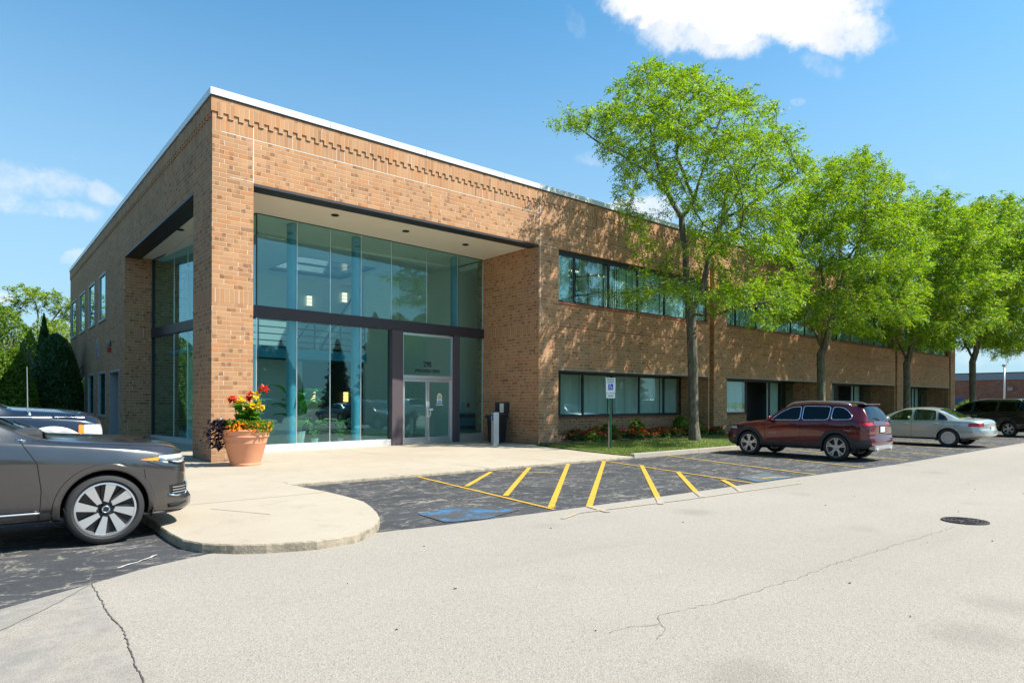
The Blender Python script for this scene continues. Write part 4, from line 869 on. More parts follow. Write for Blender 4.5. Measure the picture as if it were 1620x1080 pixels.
def vehicle(name, sp, label, cat, loc, heading, group=None):
    """heading: world angle of the forward direction; loc: ground point under the front axle centre"""
    sc_ = sp.get('scale', 1.); root = empty(name, (loc[0], loc[1], 0), heading); root.scale = (sc_, sc_, sc_*sp.get('zscale', 1)); tag(root, label, cat, group)
    hold = root
    Bd = Body(sp); L = sp['L']; xf, xr, rw = sp['xf'], sp['xr'], sp['rw']
    # own frame: flip x so that +x is forward and the front axle is at 0
    def fin(o):
        if o is not None:
            me = o.data; c = np.empty(len(me.vertices)*3); me.vertices.foreach_get('co', c); c = c.reshape(-1, 3); c[:, 0] = xf-c[:, 0]; me.vertices.foreach_set('co', c.ravel()); me.flip_normals(); me.update()
        return o
    ay = np.abs(Bd.C[:, 1]); cx, cz = Bd.C[:, 0], Bd.C[:, 2]; R = sp['arch']; az = sp.get('archz', rw)
    side = (Bd.sec >= 4*Bd.seg) & (Bd.sec < Bd.ie)
    ink = np.zeros(len(cx), bool)
    for xa in (xf, xr): ink |= (np.hypot(cx-xa, cz-az) < R) & (ay > .45) & (Bd.sec > 2)
    ink |= np.logical_or.reduce([(np.abs(cx-xa) < R*.96) & (cz < az) & (ay > .45) for xa in (xf, xr)]) & (Bd.sec >= 0) & (Bd.sec < Bd.ib)
    Bd.free &= ~ink
    # snap the ragged rim of each arch onto its circle
    used = np.zeros(len(Bd.V), int); np.add.at(used, Bd.F[Bd.free].ravel(), 1); cut = np.zeros(len(Bd.V), int); np.add.at(cut, Bd.F[ink].ravel(), 1)
    for vi in np.where((used > 0) & (cut > 0))[0]:
        x, y, z = Bd.V[vi]; xa = xf if abs(x-xf) < abs(x-xr) else xr; d = math.hypot(x-xa, z-az)
        if z > az-.02 and d < R*1.2 and d > .05: q = R/d; Bd.V[vi] = (xa+(x-xa)*q, math.copysign(Bd.side_y(xa+(x-xa)*q, az+(z-az)*q), y), az+(z-az)*q)
    gl = sp['glass']; wins = sp['windows']
    for P0 in wins:
        P = smooth_poly(P0, 2)
        for sgn in (1, -1):
            mk = Bd.take(side & (np.sign(Bd.C[:, 1]) == sgn) & inpoly(cx, cz, P)); wo = fin(Bd.obj(mk, 'side_window', gl, root, off=-.006))
            if wo: tr = fin(Bd.line(P, sp.get('trim_r', .011), sgn, .0, 6, True).build('window_trim', sp['trim'], wo, smooth=True))
    inner = (Bd.sec > Bd.ie+1) | (Bd.sec < 0)
    wx0, wx1 = sp['wshield']; wy = np.interp(cx, Bd.X, pchip(*zip(*sp['wt']), Bd.X))-.055
    mk = Bd.take((Bd.sec > Bd.ie) & (cx > wx0) & (cx < wx1) & (ay < wy)); fin(Bd.obj(mk, 'windshield', sp.get('glass_front', gl), root, off=-.004))
    rx0, rx1 = sp['rwin']
    mk = Bd.take((Bd.sec > Bd.ie-1) & (cx > rx0) & (cx < rx1) & (ay < wy+sp.get('rwin_y', .0))); fin(Bd.obj(mk, 'rear_window', gl, root, off=-.004))
    for nm, mt, pred, off in sp.get('patches', []):
        for sgn in (1, -1):
            mk = Bd.free & (np.sign(Bd.C[:, 1]) == sgn) & pred(cx, ay, cz, Bd.sec) & (Bd.sec > 2); mk2 = mk
            if mk2.any():
                Bd.take(mk2); fin(Bd.obj(mk2, nm, mt, root, off=off))
    if 'clad' in sp:
        zc, rc = sp['clad']; c = (cz < zc)
        for xa in (xf, xr): c |= (np.hypot(cx-xa, cz-az) < R+rc) & (cz < az+R+rc)
        mk = Bd.take(c & (Bd.sec >= 0) | (c & (cz < zc))); fin(Bd.obj(mk, 'lower_cladding', sp.get('cladmat', 'clad_black'), root, off=.006))
    fin(Bd.obj(Bd.free, 'body', sp['paint'], root))
    # arch lips and wheel wells
    for xa in (xf, xr):
        for sgn in (1, -1):
            m = MB(); a0 = sp.get('lipa', -.25); A = np.linspace(a0, math.pi-a0, 44); ri, ro2 = R-.015, R+sp.get('lip', .03); vs = []; od = sp.get('lipd', .012)
            for a in A:
                for (rad, o) in ((ri, -.06), (ri, od*.6), (ri+.012, od), (ro2-.008, od), (ro2+.004, -.01)):
                    x, z = xa+rad*math.cos(a), az+rad*math.sin(a); vs.append((x, sgn*(Bd.side_y(x, max(z, .2))+o), z))
            fs = [(i*5+k, (i+1)*5+k, (i+1)*5+k+1, i*5+k+1) for i in range(43) for k in range(4)]
            m.add(vs, fs if sgn < 0 else [f[::-1] for f in fs]); fin(m.build('wheel_arch', sp.get('lipmat', sp['paint']), root, smooth=True, angle=45))
            m = MB(); vs = []; yo = Bd.side_y(xa, az+R)-.02; A = np.linspace(-.3, math.pi+.3, 20)
            for a in A: vs += [(xa+(R+.03)*math.cos(a), sgn*(yo+.0), az+(R+.03)*math.sin(a)), (xa+(R+.03)*math.cos(a), sgn*.42, az+(R+.03)*math.sin(a))]
            m.add(vs, [(2*i, 2*i+1, 2*i+3, 2*i+2) for i in range(19)]); m.add([(xa+(R+.03)*math.cos(a), sgn*.42, az+(R+.03)*math.sin(a)) for a in A], [tuple(range(20))]); fin(m.build('wheel_well', 'under_black', root))
    for xa in (xf, xr):
        for sgn in (1, -1):
            yo = Bd.side_y(xa, az+R)-sp['tw']/2-.012; wheel(root, xf-xa, -sgn*yo if False else sgn*yo, rw, sp['tw'], sgn, sp['wheel'])
    # panel gaps, handles, mouldings
    for P in sp.get('gaps', []):
        for sgn in (1, -1): fin(Bd.line(P, .0055, sgn, -.0015, 5).build('panel_gap', 'under_black', root))
    for nm, P, r, mt, off in sp.get('lines', []):
        for sgn in (1, -1): fin(Bd.line(P, r, sgn, off, 6).build(nm, mt, root, smooth=True))
    for (hx, hz) in sp.get('handles', []):
        for sgn in (1, -1):
            y = Bd.side_y(hx, hz); m = MB(); m.tube([(hx-.10, sgn*(y-.002), hz), (hx-.085, sgn*(y+.03), hz+.003), (hx+.085, sgn*(y+.03), hz+.003), (hx+.10, sgn*(y-.002), hz)], [.010, .013, .013, .010], 8); fin(m.build('door_handle', sp.get('handlemat', sp['paint']), root, smooth=True))
    if 'mirror' in sp:
        mx, mz = sp['mirror']
        for sgn in (1, -1):
            y = Bd.side_y(mx, mz-.03)+.11; bm = bmesh.new(); bmesh.ops.create_icosphere(bm, subdivisions=3, radius=1)
            m = MB(); m.add([(mx+v.co.x*.085*(1 if v.co.x < 0 else .45), sgn*y+v.co.y*.13, mz+v.co.z*.085) for v in bm.verts], [[v.index for v in f.verts] for f in bm.faces]); bm.free()
            mo = fin(m.build('side_mirror', sp.get('mirrormat', sp['paint']), root, smooth=True)); m = MB(); m.tube([(mx+.01, sgn*(y-.16), mz-.07), (mx+.01, sgn*(y-.05), mz-.05)], .022, 8); fin(m.build('mirror_arm', 'clad_black', mo))
    for f in sp.get('extra', []): f(Bd, root, fin)
    # cabin: seats, dash, floor
    if sp.get('cabin'):
        x0, x1, zf, zseat = sp['cabin']; hw = sp['cabw']
        m = MB(); m.box(x0-.3, x1+.2, -hw, hw, zf, zf+.05); fin(m.build('cabin_floor', 'under_black', root)); m = MB(); m.bbox(x0-.45, x0+.02, -hw, hw, zseat-.02, zseat+.12, .05); fin(m.build('dashboard', 'clad_black', root))
        for sx in (x0+.75, x0+1.65):
            for sy in (-.38, .38):
                if sx > x1: continue
                m = MB(); m.bbox(sx-.25, sx+.25, sy-.24, sy+.24, zf+.2, zseat-.18, .05); hi = .28 if sx < x1-.6 else .10; m.bbox(sx+.16, sx+.30, sy-.23, sy+.23, zseat-.2, zseat+hi, .05, lambda a, b, c: (a+(c-zseat)*.25, b, c)); (m.bbox(sx+.26, sx+.36, sy-.12, sy+.12, zseat+.29, zseat+.42, .04) if hi > .2 else 0); fin(m.build('seat', 'seat_grey', root))
        if sp.get('wheel_st', True): m = MB(); m.tube([(x0+.2+.06*math.cos(a), .38+.18*math.sin(a), zseat+.10+.17*math.cos(a)) for a in np.linspace(0, 2*math.pi, 20)[:-1]], .014, 6, closed=True); fin(m.build('steering_wheel', 'clad_black', root))
    return root

def roof_rails(r=.016, x0=1.9, x1=3.9, mt='satin_silver', hgt=.055):
    def f(Bd, root, fin):
        for sgn in (1, -1):
            P = []; rr = []
            for x in np.linspace(x0, x1, 26):
                i = int(np.abs(Bd.X-x).argmin()); q = min(1, min(x-x0, x1-x)/.18); P.append((x, sgn*(Bd.Y[i, Bd.ie]-.01), Bd.Z[i, Bd.ie]+.005+hgt*math.sqrt(max(0, q)))); rr.append(r)
            m = MB(); m.tube(P, rr, 8); fin(m.build('roof_rail', mt, root, smooth=True))
    return f
def boxpart(name, mt, b, bev=.01):
    def f(Bd, root, fin): m = MB(); m.bbox(*b, bev); fin(m.build(name, mt, root))
    return f
def tubes(name, mt, P, r=.03, both=False):
    def f(Bd, root, fin):
        for sg in ((1, -1) if both else (1,)): m = MB(); m.tube([(x, y*sg, z) for x, y, z in P], r, 14); fin(m.build(name, mt, root, smooth=True, angle=50))
    return f

JEEP = dict(L=4.42, xf=.86, xr=3.56, rw=.365, tw=.23, arch=.415, paint='paint_maroon', scale=.925, zscale=1.03, seg=2, crease=.008,
  zb=[(0, .34), (.25, .27), (.8, .26), (3.7, .27), (4.2, .33), (4.42, .42)],
  zs=[(0, .62), (.06, .74), (.4, .90), (1.1, 1.02), (2.2, 1.07), (3.4, 1.12), (4.0, 1.13), (4.3, 1.06), (4.42, .96)],
  w=[(0, .66), (.08, .78), (.3, .89), (.7, .93), (3.7, .93), (4.15, .91), (4.36, .84), (4.42, .78)],
  wb=[(0, .60), (.08, .70), (.3, .83), (.7, .885), (2.2, .895), (3.7, .885), (4.15, .86), (4.36, .80), (4.42, .74)],
  zt=[(0, .70), (.05, .86), (.2, .96), (.7, 1.045), (1.22, 1.12), (1.45, 1.24), (1.95, 1.545), (2.25, 1.63), (2.8, 1.665), (3.5, 1.64), (4.05, 1.575), (4.14, 1.55), (4.30, 1.33), (4.38, 1.10), (4.42, 1.02)],
  ze=[(0, .66), (.05, .80), (.2, .92), (.7, 1.0), (1.22, 1.06), (1.45, 1.16), (1.95, 1.46), (2.25, 1.56), (2.8, 1.60), (3.5, 1.575), (4.05, 1.50), (4.14, 1.47), (4.30, 1.27), (4.38, 1.07), (4.42, .99)],
  wt=[(0, .50), (.06, .62), (.3, .74), (1.2, .77), (1.5, .74), (2.0, .64), (2.6, .62), (3.5, .61), (4.05, .58), (4.3, .65), (4.42, .70)],
  glass='car_glass_dark', trim='chrome', trim_r=.012,
  windows=[[(1.56, 1.09), (2.49, 1.105), (2.46, 1.50), (2.15, 1.465), (1.85, 1.32)], [(2.56, 1.105), (3.33, 1.13), (3.33, 1.50), (2.53, 1.51)], [(3.40, 1.135), (3.93, 1.15), (3.98, 1.23), (3.80, 1.40), (3.66, 1.475), (3.40, 1.495)]],
  wshield=(1.27, 2.12), rwin=(4.14, 4.37), rwin_y=.02, clad=(.44, .085), lip=.085, lipmat='clad_black', lipd=.02, lipa=-.35,
  patches=[('tail_light', 'red_lens', lambda x, y, z, s: (x > 4.16) & (z > .985+(4.42-x)*.02) & (z < 1.10-(4.42-x)*.12) & (y > .44), .012),
           ('headlight', 'clear_lens', lambda x, y, z, s: (x > .10) & (x < .42) & (z > .80) & (z < .87) & (y > .6), .008),
           ('rear_bumper', 'clad_black', lambda x, y, z, s: (x > 4.0) & (z < .60), .012), ('front_bumper', 'clad_black', lambda x, y, z, s: (x < .25) & (z < .48), .01), ('grille', 'under_black', lambda x, y, z, s: (x < .1) & (z > .68) & (z < .82) & (y < .6), .006)],
  gaps=[[(1.42, .50), (1.40, .85), (1.46, 1.08)], [(2.53, .50), (2.52, 1.08)], [(3.22, .72), (3.36, .95), (3.37, 1.12)], [(1.43, .47), (3.1, .47)]],
  lines=[('side_moulding', [(1.5, .52), (3.05, .53)], .012, 'clad_black', .004), ('door_badge', [(1.52, .70), (1.78, .71)], .008, 'satin_silver', .003)],
  handles=[(2.28, .985), (3.22, 1.01)], handlemat='paint_maroon', mirror=(1.62, 1.13), mirrormat='paint_maroon',
  wheel=dict(kind='five', n=5, rim=.72, ph=.25), ro=[(.3, .03), (.5, .05), (.62, .03), (.75, 0), (1.7, 0)], fo=[(.25, 0), (.6, .03), (1, 0)], fb=.10, rb=.04,
  extra=[roof_rails(.017, 1.95, 3.85), boxpart('licence_plate', 'plate_white', (4.46, 4.475, -.15, .15, .80, .95)), boxpart('plate_recess', 'under_black', (4.42, 4.464, -.2, .2, .77, .98)),
         boxpart('skid_plate', 'satin_silver', (4.34, 4.52, -.62, .62, .33, .45), .03), tubes('exhaust_tip', 'chrome', [(4.35, .48, .33), (4.53, .48, .33)], .04, True),
         boxpart('rear_spoiler', 'paint_maroon', (3.98, 4.20, -.56, .56, 1.555, 1.585), .012), tubes('rear_wiper', 'under_black', [(4.38, 0, 1.13), (4.38, .30, 1.20)], .01)])
SEDAN = dict(L=4.76, xf=1.03, xr=3.80, rw=.325, tw=.205, arch=.375, paint='paint_silver', crease=.0, round=8, seg=2, scale=1.02, zscale=.95,
  zb=[(0, .32), (.3, .24), (.9, .22), (3.9, .22), (4.5, .30), (4.76, .40)],
  zs=[(0, .60), (.1, .68), (.5, .76), (1.2, .84), (2.4, .89), (3.6, .93), (4.4, .92), (4.68, .86), (4.76, .78)],
  w=[(0, .62), (.08, .74), (.35, .86), (.9, .915), (3.9, .915), (4.45, .87), (4.68, .78), (4.76, .66)],
  wb=[(0, .58), (.08, .70), (.35, .81), (.9, .87), (3.9, .87), (4.45, .82), (4.68, .73), (4.76, .62)],
  zt=[(0, .66), (.06, .74), (.3, .83), (.9, .93), (1.38, .99), (1.6, 1.08), (2.05, 1.31), (2.4, 1.41), (2.9, 1.43), (3.35, 1.39), (3.75, 1.22), (4.06, 1.07), (4.2, 1.04), (4.6, 1.015), (4.72, .97), (4.76, .88)],
  ze=[(0, .64), (.06, .71), (.3, .79), (.9, .88), (1.38, .93), (1.6, 1.01), (2.05, 1.24), (2.4, 1.345), (2.9, 1.365), (3.35, 1.325), (3.75, 1.16), (4.06, 1.02), (4.2, .99), (4.6, .97), (4.72, .93), (4.76, .85)],
  wt=[(0, .45), (.06, .58), (.3, .70), (1.35, .76), (1.6, .74), (2.1, .62), (2.5, .58), (3.0, .58), (3.5, .60), (4.0, .70), (4.3, .72), (4.76, .60)],
  glass='car_glass_green', trim='clad_black', trim_r=.011, cabin=(1.75, 3.7, .35, .95), cabw=.72,
  windows=[[(1.80, .93), (2.62, .94), (2.60, 1.325), (2.30, 1.30), (2.04, 1.14)], [(2.69, .94), (3.42, .95), (3.36, 1.29), (3.1, 1.32), (2.68, 1.335)], [(3.47, .955), (3.80, .965), (3.64, 1.12), (3.42, 1.25)]],
  wshield=(1.42, 2.26), rwin=(3.42, 4.08), rwin_y=-.02,
  patches=[('tail_light', 'red_lens', lambda x, y, z, s: (x > 4.38) & (z > .74) & (z < .865) & (y > .40), .012), ('headlight', 'clear_lens', lambda x, y, z, s: (x < .32) & (z > .62) & (z < .74) & (y > .4), .01),
           ('front_window_base', 'clad_black', lambda x, y, z, s: (z < .30) & (x > 1.3) & (x < 3.4), .004), ('grille', 'under_black', lambda x, y, z, s: (x < .06) & (z > .56) & (z < .70) & (y < .33), .006)],
  gaps=[[(1.62, .32), (1.60, .7), (1.66, .90)], [(2.65, .30), (2.655, .93)], [(3.40, .46), (3.52, .62), (3.66, .80), (3.62, .95)], [(4.05, .56), (4.74, .56)], [(3.98, .78), (3.98, .86), (4.14, .86), (4.14, .78), (3.98, .78)]],
  lines=[('side_moulding', [(1.25, .53), (3.35, .54)], .010, 'paint_silver', .006), ('side_moulding', [(4.2, .54), (4.72, .55)], .010, 'satin_silver', .005)],
  handles=[(2.46, .80), (3.42, .83)], handlemat='paint_silver', mirror=(1.90, .97), mirrormat='paint_silver', lip=.012, lipd=.006, lipa=-.2,
  wheel=dict(kind='cap', n=8, rim=.66, ph=.3), ro=[(.3, .03), (.45, .05), (.60, .03), (.7, 0), (1.5, 0)], fo=[(.25, .02), (.5, .05), (.7, 0), (1., 0)], fb=.22, rb=.06,
  extra=[boxpart('licence_plate', 'plate_white', (4.83, 4.845, -.15, .15, .60, .74))])
MINIVAN = dict(L=5.1, xf=.98, xr=4.03, rw=.34, tw=.22, arch=.40, paint='paint_black', round=6,
  zb=[(0, .30), (.3, .22), (4.3, .22), (5.1, .40)], zs=[(0, .62), (.1, .74), (.6, .88), (1.4, .98), (2.5, 1.03), (4.2, 1.08), (5.1, 1.0)],
  w=[(0, .68), (.08, .82), (.4, .95), (.9, .99), (4.5, .98), (4.95, .92), (5.1, .84)], wb=[(0, .62), (.08, .76), (.4, .88), (.9, .93), (4.5, .93), (4.95, .88), (5.1, .8)],
  zt=[(0, .70), (.06, .82), (.3, .96), (.9, 1.07), (1.1, 1.13), (1.9, 1.58), (2.3, 1.69), (3, 1.74), (4.3, 1.73), (4.8, 1.68), (5.02, 1.3), (5.1, 1.1)],
  ze=[(0, .68), (.06, .78), (.3, .91), (.9, 1.01), (1.1, 1.07), (1.9, 1.50), (2.3, 1.62), (3, 1.68), (4.3, 1.67), (4.8, 1.62), (5.02, 1.25), (5.1, 1.05)],
  wt=[(0, .52), (.06, .66), (.3, .78), (1.1, .82), (1.9, .72), (2.4, .69), (4.6, .68), (5.1, .72)],
  glass='car_glass_dark', trim='clad_black', windows=[[(1.35, 1.06), (2.3, 1.08), (2.3, 1.58), (2.0, 1.5)], [(2.4, 1.08), (3.45, 1.11), (3.45, 1.62), (2.4, 1.60)], [(3.53, 1.11), (4.7, 1.14), (4.62, 1.58), (3.53, 1.62)]],
  wshield=(1.12, 2.15), rwin=(4.82, 5.03), gaps=[[(1.55, .35), (1.55, 1.0)], [(2.35, .35), (2.35, 1.05)], [(3.5, .5), (3.5, 1.08)]],
  lines=[('side_moulding', [(1.4, .58), (3.55, .60)], .014, 'satin_silver', .004)], handles=[(2.22, .93), (2.52, .93)], handlemat='satin_silver', mirror=(1.6, 1.13), wheel=dict(kind='five', n=5, rim=.68), lip=.015, lipd=.006,
  patches=[('headlight', 'clear_lens', lambda x, y, z, s: (x < .40) & (z > .70) & (z < .86) & (y > .55), .008), ('tail_light', 'red_lens', lambda x, y, z, s: (x > 4.95) & (z > .9) & (z < 1.4) & (y > .68), .008)], fb=.12, rb=.05, extra=[roof_rails(.014, 2.4, 4.4)])
XC = dict(L=4.95, xf=.86, xr=3.84, rw=.372, tw=.26, arch=.425, archz=.385, paint='paint_graphite', crease=.012, dx=.014, fine=.7, seg=3, round=4, scale=1.0,
  zb=[(0, .27), (.12, .25), (.5, .24), (.9, .25), (4.1, .27), (4.95, .42)],
  zs=[(0, .70), (.05, .80), (.3, .935), (.9, 1.03), (1.6, 1.09), (2.6, 1.12), (4., 1.16), (4.95, 1.1)],
  w=[(0, .66), (.05, .765), (.15, .86), (.35, .925), (.75, .958), (4.3, .958), (4.8, .90), (4.95, .84)],
  wb=[(0, .62), (.05, .72), (.15, .81), (.35, .875), (.75, .915), (4.3, .93), (4.8, .87), (4.95, .8)],
  zt=[(0, .90), (.03, .97), (.12, 1.045), (.35, 1.10), (.9, 1.145), (1.33, 1.175), (1.52, 1.24), (2.1, 1.56), (2.45, 1.69), (3, 1.76), (4.0, 1.74), (4.6, 1.66), (4.85, 1.25), (4.95, 1.15)],
  ze=[(0, .86), (.03, .92), (.12, .99), (.35, 1.05), (.9, 1.085), (1.33, 1.125), (1.52, 1.18), (2.1, 1.48), (2.45, 1.60), (3, 1.68), (4.0, 1.66), (4.6, 1.58), (4.85, 1.2), (4.95, 1.1)],
  wt=[(0, .54), (.05, .62), (.15, .70), (.5, .78), (1.33, .82), (1.6, .80), (2.1, .70), (2.6, .66), (4.4, .65), (4.95, .7)],
  glass='car_glass_dark', glass_front='car_glass_green', trim='chrome', trim_r=.011, cabin=(1.85, 4.0, .4, 1.12), cabw=.78,
  windows=[[(1.72, 1.13), (2.72, 1.15), (2.70, 1.56), (2.35, 1.51), (2.05, 1.36)], [(2.8, 1.15), (3.75, 1.17), (3.72, 1.58), (2.8, 1.57)]],
  wshield=(1.36, 2.30), rwin=(4.62, 4.85), lip=.055, lipd=.014, lipa=-.30,
  patches=[('headlight', 'clear_lens', lambda x, y, z, s: (x < .34) & (z > .80+np.clip(x-.14, 0, 1)*.30) & (z < .925) & (y > .50), .006),
           ('turn_lens', 'amber_lens', lambda x, y, z, s: (x >= .34) & (x < .56) & (z > .862+.12*(x-.34)) & (z < .912-.09*(x-.34)) & (y > .55), .006), ('lower_intake', 'under_black', lambda x, y, z, s: (x < .24) & (z > .46) & (z < .60-.1*x) & (y > .62), .003),
           ('lower_trim', 'paint_graphite', lambda x, y, z, s: (z < .42) & (x > 1.3) & (x < 3.4), .016), ('front_grille', 'under_black', lambda x, y, z, s: (x < .05) & (z > .62) & (z < .86) & (y < .5), .006)],
  gaps=[[(1.44, .30), (1.425, .62), (1.46, .90), (1.60, 1.13)], [(1.20, .30), (1.24, .42)], [(2.78, .32), (2.77, 1.14)], [(.10, .985), (.30, 1.02), (.75, 1.055), (1.2, 1.085), (1.50, 1.13)], [(.47, .86), (.30, .80), (.12, .77)], [(.50, .78), (.47, .60), (.44, .40)]],
  lines=[('sill_strip', [(1.44, .395), (2.6, .41)], .011, 'satin_silver', .018), ('shoulder_strip', [(1.55, 1.13), (1.63, 1.145)], .010, 'chrome', .003)],
  handles=[(2.6, .98)], mirror=(1.92, 1.18), mirrormat='clad_black', wheel=dict(kind='blade', n=8, rim=.765, ph=.22),
  fo=[(.22, .0), (.30, .045), (.40, .045), (.5, .0), (.62, -.01), (.8, .0), (.95, -.01), (1.2, -.01)], fb=.05, rb=.04)
def volvo_bits(Bd, root, fin):
    for sgn in (1, -1):
        S = lambda x, z, o=.0: (x, sgn*(Bd.side_y(x, z)+o), z)
        P = [S(x, z, .012) for x, z in ((.03, .868), (.12, .866), (.24, .872), (.34, .885))]; m = MB(); m.tube(P, .011, 6); fin(m.build('headlight_bar', 'chrome', root, smooth=True))
        m = MB(); m.tube([S(x, z, .010) for x, z in ((.02, .82), (.08, .815), (.15, .82), (.24, .848))], .012, 6); fin(m.build('lamp_strip', 'under_black', root, smooth=True))
        for z in (.49, .52, .55): m = MB(); m.tube([S(x, z, .008) for x in (.04, .10, .16, .20)], .006, 5); fin(m.build('bumper_slat', 'satin_silver', root))
        m = MB(); m.tube([S(x, z, .012) for x, z in ((.245, .475), (.16, .455), (.05, .452), (.02, .48), (.015, .54), (.03, .60))], .011, 6); fin(m.build('bumper_trim', 'chrome', root, smooth=True))
        m = MB(); m.tube([S(x, z, .016) for x, z in ((.24, .345), (.15, .35), (.05, .37), (.0, .39))], .022, 6); fin(m.build('intake_slot', 'under_black', root, smooth=True))
        m = MB(); m.tube([S(x, .275+.02*(x < .1), .016) for x in (.5, .35, .2, .1, .02)], .02, 6); fin(m.build('splitter', 'clad_black', root, smooth=True))
    m = MB(); m.tube([(1.36, -.6, 1.185), (1.39, 0, 1.20), (1.42, .5, 1.19)], .012, 6); m.tube([(1.39, .1, 1.21), (1.62, -.35, 1.315)], .010, 6); fin(m.build('wiper', 'under_black', root))
XC['extra'] = [volvo_bits, roof_rails(.016, 2.4, 4.3)]
TRUCK = dict(L=5.2, xf=.66, xr=3.6, rw=.385, tw=.25, arch=.50, archz=.48, paint='paint_navy', crease=.0, dx=.018, round=5, seg=2, scale=1.0, zscale=1.09,
  zb=[(0, .42), (.3, .38), (4.8, .4), (5.2, .5)], zs=[(0, 1.0), (.06, 1.06), (.4, 1.13), (1.5, 1.18), (5.2, 1.2)],
  w=[(0, .86), (.06, .93), (.3, .985), (.8, 1.0), (4.9, 1.0), (5.2, .95)], wb=[(0, .84), (.06, .90), (.3, .945), (.8, .955), (4.9, .95), (5.2, .9)],
  zt=[(0, 1.12), (.05, 1.19), (.25, 1.26), (.8, 1.31), (1.12, 1.33), (1.38, 1.45), (1.86, 1.75), (2.15, 1.86), (3.2, 1.92), (4.9, 1.9), (5.1, 1.5), (5.2, 1.3)],
  ze=[(0, 1.08), (.05, 1.14), (.25, 1.21), (.8, 1.255), (1.12, 1.275), (1.38, 1.38), (1.86, 1.67), (2.15, 1.78), (3.2, 1.84), (4.9, 1.83), (5.1, 1.45), (5.2, 1.25)],
  wt=[(0, .70), (.1, .80), (1.12, .84), (1.38, .82), (1.86, .75), (2.3, .72), (5.2, .72)],
  glass='car_glass_dark', glass_front='car_glass_green', trim='clad_black', windows=[[(1.6, 1.22), (2.6, 1.24), (2.58, 1.74), (2.25, 1.70), (1.95, 1.53)], [(2.7, 1.24), (3.7, 1.25), (3.7, 1.76), (2.7, 1.76)]],
  wshield=(1.14, 2.08), rwin=(4.9, 5.1), lip=.075, lipd=.025, lipmat='paint_white', lipa=-.3,
  patches=[('headlight', 'clear_lens', lambda x, y, z, s: (x < .25) & (z > .86+.25*(x)) & (z < 1.08) & (y > .55), .012), ('turn_lens', 'amber_lens', lambda x, y, z, s: (x >= .25) & (x < .33) & (z > .93) & (z < 1.08) & (y > .55), .012), ('front_grille', 'chrome', lambda x, y, z, s: (x < .05) & (z > .75) & (z < 1.07) & (y < .6), .02)],
  gaps=[[(1.42, .5), (1.42, 1.18)], [(.2, 1.14), (.8, 1.19), (1.5, 1.22)]], mirror=(1.75, 1.35), mirrormat='clad_black', wheel=dict(kind='five', n=5, rim=.64), fo=[(.4, .08), (.7, .05), (.8, 0), (1.3, 0)], fb=.06, rb=.03,
  clad=(.62, .0), cladmat='paint_white')
def truck_bits(Bd, root, fin):
    y = Bd.side_y(.95, 1.2); m = MB(); m.tube([(.93, -y+.03, 1.205), (.93, -y+.03, 1.25)], [.028, .012], 8); m.tube([(.95, -y+.03, 1.25), (.96, -y+.03, 1.86)], [.009, .006], 6); a = fin(m.build('antenna', 'satin_silver', root))
    m = MB(); m.tube([(.25, -Bd.side_y(.25, 1.17)+.0, 1.17), (.9, -Bd.side_y(.9, 1.17), 1.18), (1.5, -Bd.side_y(1.5, 1.18), 1.19)], .006, 5); fin(m.build('pinstripe', 'satin_silver', root))
TRUCK['extra'] = [truck_bits]
fwd = lambda dx, dy: math.atan2(dy, dx)
# near-side wheel contact points fix each vehicle on the ground
def place(name, sp, label, cat, near, heading, near_side, group=None):
    """near = ground point under the near front tyre's outer face; near_side +1 when the camera sees the car's left (+y) flank"""
    h = heading; lx, ly = -math.sin(h), math.cos(h); hw = (max(v for _, v in sp['w'])-.02)*sp.get('scale', 1.)
    return vehicle(name, sp, label, cat, (near[0]-lx*near_side*hw, near[1]-ly*near_side*hw), heading, group)
CARS = 'cars parked nose in at the building'
place('parked_suv', XC, 'dark grey metallic suv nearest the camera with bladed silver wheels, cut off at the left', 'suv', (1.13, 8.12), R_(0), -1, 'cars parked beside the entrance walk')
place('parked_suv', TRUCK, 'glossy black suv with chrome wheel arch behind the grey suv, nose to the side wall', 'suv', (.95, 11.75), R_(0), -1, 'cars parked beside the entrance walk')
place('parked_suv', JEEP, 'dark red suv with silver roof rails parked in front of the second tree', 'suv', (17.6, 10.1), R_(90), 1, CARS)
place('parked_sedan', SEDAN, 'silver four door sedan parked behind the dark red suv', 'sedan', (26.4, 10.35), R_(88), 1, CARS)
place('parked_minivan', MINIVAN, 'black minivan at the right edge of the row behind the silver sedan', 'minivan', (37.4, 10.9), R_(70), 1, CARS)

